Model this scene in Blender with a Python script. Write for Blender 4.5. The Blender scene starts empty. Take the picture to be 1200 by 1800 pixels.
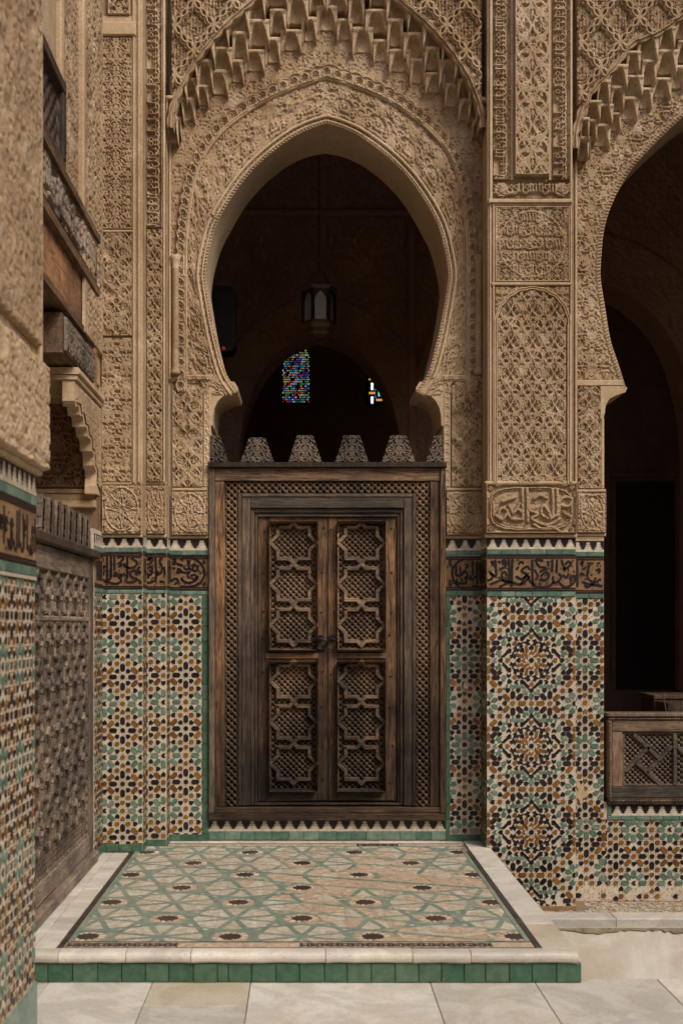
import bpy, math, random
import numpy as np
from mathutils import Matrix, Vector

random.seed(7)
RNG = np.random.default_rng(11)
SC = bpy.context.scene
COL = SC.collection

# ------------------------------------------------------------------ camera, sky, sun, exposure
F = 2040.0        # focal length in photo pixels
ZB = 8.127        # metres from the lens to the door wall (Y = 0)
EYE = 1.506       # eye height above the landing
S0 = 251.0        # photo pixels per metre on the door wall
cam_d = bpy.data.cameras.new('camera')
cam = bpy.data.objects.new('camera', cam_d)
COL.objects.link(cam)
cam.location = (0, -ZB, EYE)
cam.rotation_euler = (math.radians(90), 0, 0)
cam_d.sensor_fit = 'VERTICAL'
cam_d.sensor_height = 36.0
cam_d.sensor_width = 24.0
cam_d.lens = 36.0 * F / 1800.0
cam_d.shift_x = 66.0 / 1800.0
cam_d.shift_y = 200.0 / 1800.0
cam_d.clip_start = 0.05
cam_d.clip_end = 500
cam_d.dof.use_dof = True
cam_d.dof.focus_distance = ZB - 0.05
cam_d.dof.aperture_fstop = 2.6
SC.camera = cam

SUN_EL, SUN_AZ = math.radians(46), math.radians(40)     # azimuth measured from -Y towards +X
world = bpy.data.worlds.new('World')
SC.world = world
world.use_nodes = True
wn = world.node_tree
for n in list(wn.nodes):
    wn.nodes.remove(n)
sky = wn.nodes.new('ShaderNodeTexSky')
sky.sky_type = 'NISHITA'
sky.sun_disc = False
sky.sun_elevation = SUN_EL
sky.sun_rotation = math.pi - SUN_AZ
sky.air_density = 1.0
sky.dust_density = 4.0
sky.ozone_density = 0.6
bg = wn.nodes.new('ShaderNodeBackground')
bg.inputs['Strength'].default_value = 0.10
wo = wn.nodes.new('ShaderNodeOutputWorld')
wn.links.new(sky.outputs[0], bg.inputs[0])
wn.links.new(bg.outputs[0], wo.inputs[0])

sun_d = bpy.data.lights.new('sun', 'SUN')
sun_d.energy = 1.35
sun_d.angle = math.radians(20)
sun_d.color = (1.0, 0.945, 0.87)
sun = bpy.data.objects.new('sun', sun_d)
COL.objects.link(sun)
sdir = Vector((math.sin(SUN_AZ) * math.cos(SUN_EL), -math.cos(SUN_AZ) * math.cos(SUN_EL), math.sin(SUN_EL)))
sun.rotation_euler = sdir.to_track_quat('Z', 'Y').to_euler()
sun.location = (3, -6, 12)

SC.view_settings.view_transform = 'Standard'
SC.view_settings.look = 'None'
SC.view_settings.exposure = 0.68
SC.view_settings.gamma = 1.0
SC.view_settings.use_curve_mapping = False
SC.cycles.max_bounces = 6
SC.cycles.diffuse_bounces = 4
SC.cycles.glossy_bounces = 3
SC.cycles.use_denoising = True

# ------------------------------------------------------------------ materials
MATS = {}


def nodes_of(name):
    m = bpy.data.materials.new(name)
    m.use_nodes = True
    nt = m.node_tree
    bs = nt.nodes['Principled BSDF']
    MATS[name] = m
    return m, nt, bs


def mix(nt, fac, a, b, mode='MIX'):
    n = nt.nodes.new('ShaderNodeMix')
    n.data_type = 'RGBA'
    n.blend_type = mode
    for sock, val in ((n.inputs[0], fac), (n.inputs[6], a), (n.inputs[7], b)):
        if hasattr(val, 'is_output'):
            nt.links.new(val, sock)
        elif isinstance(val, (int, float)):
            sock.default_value = val
        else:
            sock.default_value = (*val, 1)
    return n.outputs[2]


def noise(nt, scale, detail=4, rough=0.6, stretch=(1, 1, 1), coord='Object', dist=0.0):
    tc = nt.nodes.new('ShaderNodeTexCoord')
    mp = nt.nodes.new('ShaderNodeMapping')
    mp.inputs['Scale'].default_value = stretch
    nt.links.new(tc.outputs[coord], mp.inputs[0])
    n = nt.nodes.new('ShaderNodeTexNoise')
    n.inputs['Scale'].default_value = scale
    n.inputs['Detail'].default_value = detail
    n.inputs['Roughness'].default_value = rough
    n.inputs['Distortion'].default_value = dist
    nt.links.new(mp.outputs[0], n.inputs['Vector'])
    return n.outputs['Fac']


def ramp(nt, fac, p0, p1, c0=(0, 0, 0), c1=(1, 1, 1)):
    r = nt.nodes.new('ShaderNodeValToRGB')
    r.color_ramp.elements[0].position = p0
    r.color_ramp.elements[1].position = p1
    r.color_ramp.elements[0].color = (*c0, 1)
    r.color_ramp.elements[1].color = (*c1, 1)
    nt.links.new(fac, r.inputs[0])
    return r.outputs[0]


def bump(nt, bs, h, strength, dist=0.01):
    b = nt.nodes.new('ShaderNodeBump')
    b.inputs['Strength'].default_value = strength
    b.inputs['Distance'].default_value = dist
    nt.links.new(h, b.inputs['Height'])
    nt.links.new(b.outputs[0], bs.inputs['Normal'])


def rnd(nt, island=True):
    """0..1, its own for every object and every loose piece"""
    oi = nt.nodes.new('ShaderNodeObjectInfo')
    if not island:
        return oi.outputs['Random']
    g = nt.nodes.new('ShaderNodeNewGeometry')
    a = nt.nodes.new('ShaderNodeMath')
    a.operation = 'ADD'
    nt.links.new(oi.outputs['Random'], a.inputs[0])
    nt.links.new(g.outputs['Random Per Island'], a.inputs[1])
    f = nt.nodes.new('ShaderNodeMath')
    f.operation = 'FRACT'
    nt.links.new(a.outputs[0], f.inputs[0])
    return f.outputs[0]


def stucco(name, base, dark, pale, fine=0.6, blotch=1.6, speck=True):
    m, nt, bs = nodes_of(name)
    big = ramp(nt, noise(nt, blotch, 6, 0.65), 0.36, 0.66)
    c = mix(nt, big, dark, base)
    strk = ramp(nt, noise(nt, 5.0, 5, 0.7, (1.6, 1.6, 0.22)), 0.50, 0.74)
    sf = nt.nodes.new('ShaderNodeMath')
    sf.operation = 'MULTIPLY'
    sf.inputs[1].default_value = 0.5
    nt.links.new(strk, sf.inputs[0])
    c = mix(nt, sf.outputs[0], c, dark)
    pt = ramp(nt, noise(nt, 3.7, 7, 0.72, (1, 1, .7), dist=.6), 0.52, 0.72)
    pf = nt.nodes.new('ShaderNodeMath')
    pf.operation = 'MULTIPLY'
    pf.inputs[1].default_value = 0.75
    nt.links.new(pt, pf.inputs[0])
    c = mix(nt, pf.outputs[0], c, pale)
    if speck:
        sp = ramp(nt, noise(nt, 70, 4, 0.75), 0.30, 0.70, (.66, .64, .62), (1.12, 1.12, 1.12))
        c = mix(nt, 1.0, c, sp, 'MULTIPLY')
    nt.links.new(c, bs.inputs['Base Color'])
    bs.inputs['Roughness'].default_value = 0.92
    bs.inputs['Specular IOR Level'].default_value = 0.15
    bump(nt, bs, noise(nt, 95, 5, 0.7), fine, 0.006)
    return m


def wood(name, base, dark, grain, direction, var=0.5):
    m, nt, bs = nodes_of(name)
    st = {'v': (9, 9, 0.55), 'h': (0.55, 9, 9), 'y': (9, 0.55, 9)}[direction]
    g = noise(nt, 5.0, 7, 0.68, st, dist=1.1)
    c = mix(nt, ramp(nt, g, 0.38, 0.60), dark, base)
    g2 = noise(nt, 17.0, 3, 0.6, st, dist=.5)
    c = mix(nt, ramp(nt, g2, 0.54, 0.60, (0, 0, 0), (.8, .8, .8)), c, grain)
    b = ramp(nt, noise(nt, 2.2, 5, 0.7), 0.38, 0.66, (.42, .42, .46), (1.2, 1.16, 1.1))
    c = mix(nt, 1.0, c, b, 'MULTIPLY')
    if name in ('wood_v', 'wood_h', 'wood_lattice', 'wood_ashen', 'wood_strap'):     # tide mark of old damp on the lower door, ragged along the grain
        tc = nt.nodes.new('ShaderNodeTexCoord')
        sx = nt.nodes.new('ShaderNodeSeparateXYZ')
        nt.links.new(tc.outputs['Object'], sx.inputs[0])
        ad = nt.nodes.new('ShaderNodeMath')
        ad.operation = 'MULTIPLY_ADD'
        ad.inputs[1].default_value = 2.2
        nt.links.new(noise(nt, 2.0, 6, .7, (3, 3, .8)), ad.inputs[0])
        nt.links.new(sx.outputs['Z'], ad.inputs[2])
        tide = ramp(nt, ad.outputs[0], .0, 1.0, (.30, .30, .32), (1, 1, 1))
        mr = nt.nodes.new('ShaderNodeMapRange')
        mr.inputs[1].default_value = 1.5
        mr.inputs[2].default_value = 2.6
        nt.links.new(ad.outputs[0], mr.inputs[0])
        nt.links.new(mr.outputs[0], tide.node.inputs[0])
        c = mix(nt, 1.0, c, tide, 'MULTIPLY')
    r = nt.nodes.new('ShaderNodeMapRange')
    r.inputs[3].default_value = 1 - var
    r.inputs[4].default_value = 1 + var * .7
    nt.links.new(rnd(nt, True), r.inputs[0])
    hs = nt.nodes.new('ShaderNodeHueSaturation')
    nt.links.new(r.outputs[0], hs.inputs['Value'])
    nt.links.new(c, hs.inputs['Color'])
    nt.links.new(hs.outputs[0], bs.inputs['Base Color'])
    bs.inputs['Roughness'].default_value = 0.62
    bs.inputs['Specular IOR Level'].default_value = 0.25
    bump(nt, bs, g, 0.45, 0.008)
    return m


def glaze(name, base, alt, rough=0.28, chips=0.5):
    m, nt, bs = nodes_of(name)
    c = mix(nt, rnd(nt), base, alt)
    n = ramp(nt, noise(nt, 26, 4, 0.65), 0.30, 0.72, (.62, .62, .62), (1.2, 1.2, 1.2))
    c = mix(nt, 1.0, c, n, 'MULTIPLY')
    ch = ramp(nt, noise(nt, 30, 5, 0.7), 0.66, 0.70)
    cf = nt.nodes.new('ShaderNodeMath')
    cf.operation = 'MULTIPLY'
    cf.inputs[1].default_value = chips
    nt.links.new(ch, cf.inputs[0])
    c = mix(nt, cf.outputs[0], c, (.36, .24, .15))
    nt.links.new(c, bs.inputs['Base Color'])
    bs.inputs['Roughness'].default_value = rough
    bs.inputs['Specular IOR Level'].default_value = 0.4
    bump(nt, bs, noise(nt, 40, 3, 0.6), 0.25, 0.004)
    return m


def marble(name, base, vein, stain, rough=0.5):
    m, nt, bs = nodes_of(name)
    r = nt.nodes.new('ShaderNodeMapRange')
    r.inputs[3].default_value = .82
    r.inputs[4].default_value = 1.08
    nt.links.new(rnd(nt, True), r.inputs[0])
    v = ramp(nt, noise(nt, 2.4, 8, 0.6, (1, 1, 1), dist=2.2), 0.44, 0.56)
    c = mix(nt, v, vein, base)
    s = ramp(nt, noise(nt, 3.6, 8, 0.78), 0.47, 0.74)
    c = mix(nt, s, c, stain)
    sp = ramp(nt, noise(nt, 60, 4, 0.7), 0.28, 0.46, (.6, .56, .5), (1, 1, 1))
    c = mix(nt, .7, c, sp, 'MULTIPLY')
    hs = nt.nodes.new('ShaderNodeHueSaturation')
    nt.links.new(r.outputs[0], hs.inputs['Value'])
    nt.links.new(c, hs.inputs['Color'])
    nt.links.new(hs.outputs[0], bs.inputs['Base Color'])
    bs.inputs['Roughness'].default_value = rough
    bs.inputs['Specular IOR Level'].default_value = 0.3
    bump(nt, bs, noise(nt, 22, 6, 0.7), 0.18, 0.006)
    return m


def plain(name, base, rough=0.6, metal=0.0, var=(.75, 1.2), sc=14):
    m, nt, bs = nodes_of(name)
    n = ramp(nt, noise(nt, sc, 5, 0.65), 0.3, 0.7, (var[0],) * 3, (var[1],) * 3)
    c = mix(nt, 1.0, base, n, 'MULTIPLY')
    nt.links.new(c, bs.inputs['Base Color'])
    bs.inputs['Roughness'].default_value = rough
    bs.inputs['Metallic'].default_value = metal
    bump(nt, bs, noise(nt, sc * 3, 4, 0.6), 0.2, 0.004)
    return m


def lit(name, col, strength):
    m, nt, bs = nodes_of(name)
    bs.inputs['Base Color'].default_value = (*[c * .3 for c in col], 1)
    bs.inputs['Emission Color'].default_value = (*col, 1)
    bs.inputs['Emission Strength'].default_value = strength
    bs.inputs['Roughness'].default_value = .4
    return m


stucco('stucco', (.51, .375, .236), (.30, .195, .110), (.66, .52, .37))
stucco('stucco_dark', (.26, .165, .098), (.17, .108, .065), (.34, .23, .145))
stucco('stucco_pale', (.60, .455, .295), (.44, .310, .185), (.69, .555, .395), 0.4)
stucco('plaster', (.50, .385, .26), (.42, .31, .20), (.55, .435, .31), 0.15, 1.1)
stucco('white_plaster', (.64, .595, .52), (.46, .385, .29), (.70, .66, .59), 0.06, 2.0, False)
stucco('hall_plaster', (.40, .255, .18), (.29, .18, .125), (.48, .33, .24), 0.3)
stucco('grout', (.64, .565, .445), (.55, .46, .34), (.68, .615, .50), 0.15, 3.0)
stucco('tan_clay', (.31, .19, .095), (.17, .10, .052), (.42, .28, .15), 0.4, 6.0)
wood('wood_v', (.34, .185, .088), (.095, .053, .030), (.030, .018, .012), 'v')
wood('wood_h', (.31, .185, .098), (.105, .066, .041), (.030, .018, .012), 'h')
wood('wood_y', (.20, .115, .062), (.085, .055, .035), (.035, .022, .015), 'y')
wood('rail_h', (.27, .18, .115), (.13, .090, .062), (.06, .043, .03), 'h')
wood('rail_v', (.30, .195, .12), (.15, .10, .066), (.07, .048, .033), 'v')
wood('rail_lattice', (.26, .185, .125), (.16, .115, .08), (.08, .057, .04), 'v', .25)
wood('wood_merlon', (.215, .165, .120), (.12, .09, .066), (.06, .045, .034), 'v', .3)
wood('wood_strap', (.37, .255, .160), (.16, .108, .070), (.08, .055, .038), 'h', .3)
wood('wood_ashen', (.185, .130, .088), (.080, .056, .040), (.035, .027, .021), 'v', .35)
wood('wood_ashen_h', (.165, .128, .096), (.075, .058, .045), (.038, .03, .023), 'h', .3)
wood('wood_dark', (.12, .078, .050), (.048, .033, .025), (.018, .012, .009), 'v')
wood('wood_warm', (.36, .19, .085), (.21, .105, .05), (.09, .05, .028), 'h')
wood('wood_warm_y', (.34, .18, .085), (.20, .105, .055), (.10, .055, .032), 'y')
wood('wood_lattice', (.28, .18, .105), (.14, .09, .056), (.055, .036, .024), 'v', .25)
wood('wood_grey', (.225, .170, .122), (.115, .086, .062), (.07, .055, .042), 'v', .3)
wood('wood_grey_y', (.30, .235, .175), (.17, .13, .10), (.09, .07, .052), 'y', .3)
glaze('black_glaze', (.012, .009, .010), (.026, .017, .019), .35, .15)
glaze('brown_glaze', (.27, .125, .030), (.155, .063, .018), .3, .25)
glaze('green_glaze', (.078, .150, .108), (.18, .255, .195), .3, .3)
glaze('deep_green_glaze', (.044, .108, .066), (.085, .150, .095), .36, .7)
glaze('white_glaze', (.62, .53, .41), (.56, .47, .35), .34, .3)
glaze('cream_tile', (.58, .53, .43), (.48, .40, .29), .42, .5)
glaze('worn_tile', (.42, .315, .215), (.50, .39, .275), .7, .6)
glaze('floor_black', (.040, .028, .026), (.075, .050, .042), .45, .5)
glaze('floor_green', (.17, .235, .18), (.27, .30, .23), .42, .9)
marble('marble', (.63, .585, .505), (.52, .485, .43), (.50, .41, .29))
marble('marble_slab', (.60, .565, .495), (.48, .455, .405), (.46, .375, .27), .5)
marble('marble_yellow', (.56, .49, .375), (.47, .39, .28), (.52, .46, .36))
plain('iron', (.022, .018, .018), .5, .6)
plain('dark_panel', (.05, .034, .026), .8)
plain('brass', (.12, .066, .032), .6, .2)
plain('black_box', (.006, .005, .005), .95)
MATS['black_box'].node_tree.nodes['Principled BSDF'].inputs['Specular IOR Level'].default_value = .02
plain('frosted_glass', (.24, .225, .19), .45)
plain('pale_plastic', (.45, .45, .42), .35, 0, (.9, 1.1))
plain('water', (.03, .035, .025), .06, 0, (.9, 1.1), 3)
plain('mortar', (.20, .15, .10), .95)
plain('moss', (.27, .215, .14), .95, 0, (.5, 1.3), 30)

# ------------------------------------------------------------------ planes: photo-pixel units on real planes


class Front:
    """a wall facing the courtyard at depth Y; (u, v) are pixels at that depth, h metres towards the viewer"""

    def __init__(self, Y):
        self.Y, self.k = Y, (ZB + Y) / F

    def p(self, u, v, h):
        return ((u - 534) * self.k, self.Y - h, EYE + (1100 - v) * self.k)

    def mat(self, u, v, a, h=0.0):
        c, s = math.cos(a), math.sin(a)
        x, y, z = self.p(u, v, h)
        return Matrix(((c, -s, 0, x), (0, 0, -1, y), (s, c, 0, z), (0, 0, 0, 1)))


class Side:
    """a wall facing +X at X; u = Y*251, v as on the door wall"""

    def __init__(self, X):
        self.X, self.k = X, 1 / S0

    def p(self, u, v, h):
        return (self.X + h, u / S0, EYE + (1100 - v) / S0)

    def mat(self, u, v, a, h=0.0):
        c, s = math.cos(a), math.sin(a)
        x, y, z = self.p(u, v, h)
        return Matrix(((0, 0, 1, x), (c, -s, 0, y), (s, c, 0, z), (0, 0, 0, 1)))


class Flat:
    """a floor at height z; u = X*251, v = -Y*251"""

    def __init__(self, z):
        self.z, self.k = z, 1 / S0

    def p(self, u, v, h):
        return (u / S0, -v / S0, self.z + h)

    def mat(self, u, v, a, h=0.0):
        c, s = math.cos(a), math.sin(a)
        x, y, z = self.p(u, v, h)
        return Matrix(((c, -s, 0, x), (s, c, 0, y), (0, 0, 1, z), (0, 0, 0, 1)))


def zv(z):
    return 1100 - (z - EYE) * S0


# ------------------------------------------------------------------ objects
ORG = {}


def thing(name, label, cat, loc=(0, 0, 0), group=None):
    o = bpy.data.objects.new(name, None)
    COL.objects.link(o)
    o.location = loc
    o['label'] = label
    o['category'] = cat
    o['kind'] = 'thing'
    if group:
        o['group'] = group
    ORG[o] = Vector(loc)
    return o


def link(name, me, parent, kind=None, label=None):
    o = bpy.data.objects.new(name, me)
    COL.objects.link(o)
    if parent is not None:
        o.parent = parent
        ORG[o] = ORG[parent]
    else:
        ORG[o] = Vector((0, 0, 0))
    if kind:
        o['kind'] = kind
    if label:
        o['label'] = label
    return o


def org(parent):
    return ORG[parent] if parent is not None else Vector((0, 0, 0))


class MB:
    def __init__(self):
        self.v, self.f = [], []

    def add(self, vs, fs):
        n = len(self.v)
        self.v.extend([tuple(p) for p in vs])
        self.f.extend([tuple(i + n for i in f) for f in fs])
        return self

    def prism(self, m, poly, h0, h1):
        """poly in (u, v), v downwards; from h0 (back) to h1 (front)"""
        n = len(poly)
        ar = sum(poly[i][0] * poly[(i + 1) % n][1] - poly[(i + 1) % n][0] * poly[i][1] for i in range(n))
        if ar > 0:
            poly = poly[::-1]
        vs = [m.p(u, v, h1) for u, v in poly] + [m.p(u, v, h0) for u, v in poly]
        fs = [tuple(range(n)), tuple(range(2 * n - 1, n - 1, -1))]
        fs += [(i, n + i, n + (i + 1) % n, (i + 1) % n) for i in range(n)]
        return self.add(vs, fs)

    def box(self, m, u0, v0, u1, v1, h0, h1, ch=0.0):
        c = min(ch, abs(u1 - u0) * .45, abs(v1 - v0) * .45)
        if c <= 0:
            return self.prism(m, [(u0, v0), (u0, v1), (u1, v1), (u1, v0)], h0, h1)
        d = min(c * m.k, abs(h1 - h0) * .8)
        r = [(u0, v0), (u0, v1), (u1, v1), (u1, v0)]
        q = [(u0 + c, v0 + c), (u0 + c, v1 - c), (u1 - c, v1 - c), (u1 - c, v0 + c)]
        vs = [m.p(u, v, h1) for u, v in q] + [m.p(u, v, h1 - d) for u, v in r] + [m.p(u, v, h0) for u, v in r]
        fs = [(0, 1, 2, 3), (11, 10, 9, 8)]
        for i in range(4):
            j = (i + 1) % 4
            fs += [(i, 4 + i, 4 + j, j), (4 + i, 8 + i, 8 + j, 4 + j)]
        return self.add(vs, fs)

    def frame(self, m, u0, v0, u1, v1, w, h0, h1, ch=0.0):
        """picture frame of four butted bars"""
        self.box(m, u0, v0, u1, v0 + w, h0, h1, ch)
        self.box(m, u0, v1 - w, u1, v1, h0, h1, ch)
        self.box(m, u0, v0 + w, u0 + w, v1 - w, h0, h1, ch)
        self.box(m, u1 - w, v0 + w, u1, v1 - w, h0, h1, ch)
        return self

    def bar(self, m, a, b, w, h0, h1, ridge=True):
        """straight moulded bar between two points"""
        a, b = np.array(a, float), np.array(b, float)
        t = b - a
        L = np.linalg.norm(t)
        if L < 1e-6:
            return self
        t /= L
        n = np.array((-t[1], t[0]))
        prof = [(-w / 2, h0), (-w / 2, h0 + (h1 - h0) * .6), (-w * .28, h1), (w * .28, h1), (w / 2, h0 + (h1 - h0) * .6), (w / 2, h0)]
        vs = []
        for q in (a, b):
            for o_, h in prof:
                x = q + n * o_
                vs.append(m.p(x[0], x[1], h))
        k = len(prof)
        fs = [(i, i + 1, k + i + 1, k + i) for i in range(k - 1)] + [tuple(range(k))[::-1], tuple(range(k, 2 * k))]
        return self.add(vs, fs)

    def ribbon(self, m, pts, w, h0, h1):
        """flat stroke of width w with rounded run, tapered ends"""
        P = resample(smooth_curve(pts, 40) if len(pts) > 2 else np.array(pts, float), max(4, int(plen(pts) / 1.5)))
        n = len(P)
        t = np.gradient(P, axis=0)
        t /= np.maximum(np.linalg.norm(t, axis=1), 1e-6)[:, None]
        nn = np.stack([-t[:, 1], t[:, 0]], 1)
        ww = np.full(n, w / 2.0)
        ww[0] *= .55
        ww[-1] *= .45
        A, B = P + nn * ww[:, None], P - nn * ww[:, None]
        vs = []
        for i in range(n):
            vs += [m.p(A[i, 0], A[i, 1], h0), m.p(A[i, 0], A[i, 1], h1), m.p(B[i, 0], B[i, 1], h1), m.p(B[i, 0], B[i, 1], h0)]
        fs = []
        for i in range(n - 1):
            a, b = 4 * i, 4 * i + 4
            fs += [(a + j, a + j + 1, b + j + 1, b + j) for j in range(3)]
        fs += [(0, 3, 2, 1), (4 * n - 4, 4 * n - 3, 4 * n - 2, 4 * n - 1)]
        return self.add(vs, fs)

    def tube(self, pts, r, n=8, closed=False):
        pts = [Vector(p) for p in pts]
        k = len(pts)
        rings = []
        for i in range(k):
            a = pts[i - 1] if (i or closed) else pts[i]
            b = pts[(i + 1) % k] if (i < k - 1 or closed) else pts[i]
            d = (b - a).normalized()
            up = Vector((0, 0, 1)) if abs(d.z) < .9 else Vector((1, 0, 0))
            x = d.cross(up).normalized()
            y = x.cross(d).normalized()
            rr = r[i] if hasattr(r, '__len__') else r
            rings.append([pts[i] + x * math.cos(2 * math.pi * j / n) * rr + y * math.sin(2 * math.pi * j / n) * rr for j in range(n)])
        vs = [p for g in rings for p in g]
        fs = []
        for i in range(k if closed else k - 1):
            a, b = i * n, ((i + 1) % k) * n
            fs += [(a + j, a + (j + 1) % n, b + (j + 1) % n, b + j) for j in range(n)]
        if not closed:
            fs += [tuple(range(n))[::-1], tuple(range((k - 1) * n, k * n))]
        return self.add(vs, fs)

    def lathe(self, c, prof, n=8, rot=0.0):
        """prof: (radius, z) going up about the vertical axis through c"""
        vs = []
        for r, z in prof:
            for j in range(n):
                a = 2 * math.pi * (j + rot) / n
                vs.append((c[0] + r * math.cos(a), c[1] + r * math.sin(a), c[2] + z))
        k = len(prof)
        fs = [(i * n + j, i * n + (j + 1) % n, (i + 1) * n + (j + 1) % n, (i + 1) * n + j) for i in range(k - 1) for j in range(n)]
        fs += [tuple(range(n))[::-1], tuple(range((k - 1) * n, k * n))]
        return self.add(vs, fs)

    def mesh(self, name, mat, parent=None, smooth=False):
        o = org(parent)
        me = bpy.data.meshes.new(name)
        me.from_pydata([(x - o.x, y - o.y, z - o.z) for x, y, z in self.v], [], self.f)
        me.materials.append(MATS[mat])
        if smooth:
            me.polygons.foreach_set('use_smooth', [True] * len(me.polygons))
        me.update()
        return me

    def build(self, name, mat, parent=None, smooth=False, kind=None, label=None):
        return link(name, self.mesh(name, mat, parent, smooth), parent, kind, label)


def plen(p):
    p = np.array(p, float)
    return float(np.linalg.norm(np.diff(p, axis=0), axis=1).sum())


def resample(P, n):
    P = np.asarray(P, float)
    s = np.concatenate([[0], np.cumsum(np.linalg.norm(np.diff(P, axis=0), axis=1))])
    t = np.linspace(0, s[-1], n)
    return np.stack([np.interp(t, s, P[:, 0]), np.interp(t, s, P[:, 1])], 1)


def smooth_curve(P, n):
    """Catmull-Rom through the points, evenly resampled"""
    P = np.asarray(P, float)
    Q = np.vstack([2 * P[0] - P[1], P, 2 * P[-1] - P[-2]])
    out = []
    t = np.linspace(0, 1, 12, endpoint=False)[:, None]
    for i in range(1, len(Q) - 2):
        p0, p1, p2, p3 = Q[i - 1], Q[i], Q[i + 1], Q[i + 2]
        out.append(.5 * (2 * p1 + (p2 - p0) * t + (2 * p0 - 5 * p1 + 4 * p2 - p3) * t ** 2 + (3 * p1 - p0 - 3 * p2 + p3) * t ** 3))
    out.append(P[-1:])
    return resample(np.vstack(out), n)


def arch_curve(c, half, n):
    """half: [(half width, y)] from the foot up to the apex; mirrored about c"""
    L = smooth_curve([(c - h, y) for h, y in half], n)
    R = L[::-1].copy()
    R[:, 0] = 2 * c - R[:, 0]
    return np.vstack([L, R[1:]])


def offset(C, d):
    t = np.gradient(C, axis=0)
    t /= np.maximum(np.linalg.norm(t, axis=1), 1e-9)[:, None]
    nn = np.stack([t[:, 1], -t[:, 0]], 1)
    k = np.ones(5) / 5
    for j in (0, 1):
        e = np.concatenate([[nn[0, j]] * 2, nn[:, j], [nn[-1, j]] * 2])
        nn[:, j] = np.convolve(e, k, 'valid')
    nn /= np.linalg.norm(nn, axis=1)[:, None]
    return C + nn * (np.asarray(d)[:, None] if hasattr(d, '__len__') else d)


def inside(px, py, poly):
    r = np.zeros(px.shape, bool)
    n = len(poly)
    for i in range(n):
        x0, y0 = poly[i]
        x1, y1 = poly[(i + 1) % n]
        if y0 == y1:
            continue
        c = (y0 > py) != (y1 > py)
        r ^= c & (px < (x1 - x0) * (py - y0) / (y1 - y0) + x0)
    return r


def grid_mesh(name, X, Y, Z, quads, mat, parent, kind=None, label=None, smooth=True):
    o = org(parent)
    co = np.stack([X.ravel() - o.x, Y.ravel() - o.y, Z.ravel() - o.z], 1)
    used = np.zeros(len(co), bool)
    used[quads.ravel()] = True
    idx = np.cumsum(used) - 1
    q = idx[quads]
    co = co[used]
    me = bpy.data.meshes.new(name)
    me.vertices.add(len(co))
    me.vertices.foreach_set('co', co.astype(np.float32).ravel())
    me.loops.add(q.size)
    me.loops.foreach_set('vertex_index', q.astype(np.int32).ravel())
    me.polygons.add(len(q))
    me.polygons.foreach_set('loop_start', np.arange(0, q.size, 4, dtype=np.int32))
    if smooth:
        me.polygons.foreach_set('use_smooth', np.ones(len(q), bool))
    me.update(calc_edges=True)
    me.materials.append(MATS[mat])
    return link(name, me, parent, kind, label)


def quad_ids(nv, nu, mask=None):
    a = np.arange(nv * nu).reshape(nv, nu)
    q = np.stack([a[:-1, :-1], a[1:, :-1], a[1:, 1:], a[:-1, 1:]], -1)
    if mask is not None:
        q = q[mask[:-1, :-1] & mask[1:, :-1] & mask[1:, 1:] & mask[:-1, 1:]]
    return q.reshape(-1, 4)


def relief(name, m, u0, v0, u1, v1, hf, parent, mat='stucco', step=1.25, mask=None, rim=1.5, base=0.0, label=None):
    nu, nv = max(3, int(abs(u1 - u0) / step) + 1), max(3, int((v1 - v0) / step) + 1)
    U, V = np.meshgrid(np.linspace(u0, u1, nu), np.linspace(v0, v1, nv))
    H = hf(U, V)
    if rim:
        e = np.minimum(np.minimum(U - u0, u1 - U), np.minimum(V - v0, v1 - V))
        H = np.where(e < rim, H.max() * .95, H)
    H = H + base
    H[0, :] = H[-1, :] = 0
    H[:, 0] = H[:, -1] = 0
    X, Y, Z = m.p(U, V, H)
    X, Y, Z = np.broadcast_to(X, U.shape), np.broadcast_to(Y, U.shape), np.broadcast_to(Z, U.shape)
    mk = mask(U, V) if mask else None
    return grid_mesh(name, X, Y, Z, quad_ids(nv, nu, mk), mat, parent, label=label)


def strip(name, m, A, B, hf, parent, mat='stucco', nu=None, nv=12, close=True, base=0.0):
    """relief laid between two curves; hf(s along, t across, w across) in pixels"""
    nu = nu or int(plen(A) / 1.3)
    A, B = resample(A, nu), resample(B, nu)
    mid = (A + B) / 2
    s = np.concatenate([[0], np.cumsum(np.linalg.norm(np.diff(mid, axis=0), axis=1))])
    W = np.linalg.norm(A - B, axis=1)
    t = np.linspace(0, 1, nv)
    T, Sg = np.meshgrid(t, s, indexing='ij')
    U = A[None, :, 0] * (1 - T) + B[None, :, 0] * T
    V = A[None, :, 1] * (1 - T) + B[None, :, 1] * T
    H = hf(Sg, T * W[None, :], W[None, :] + 0 * T) + base
    if close:
        H[0, :] = H[-1, :] = 0
    X, Y, Z = m.p(U, V, H)
    X, Y, Z = [np.broadcast_to(a, U.shape) for a in (X, Y, Z)]
    return grid_mesh(name, X, Y, Z, quad_ids(nv, nu)[:, ::-1], mat, parent)


# ------------------------------------------------------------------ carved patterns (height tiles)
NS = 2   # samples per pixel


def spiral(cx, cy, r, turns, a0, sgn=1, n=26):
    t = np.linspace(0, 1, n)
    rr = r * (1 - .86 * t)
    a = a0 + sgn * turns * 2 * math.pi * t
    return np.stack([cx + rr * np.cos(a), cy + rr * np.sin(a)], 1)


def arc(cx, cy, r, a0, a1, n=16):
    a = np.radians(np.linspace(a0, a1, n))
    return np.stack([cx + r * np.cos(a), cy + r * np.sin(a)], 1)


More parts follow.
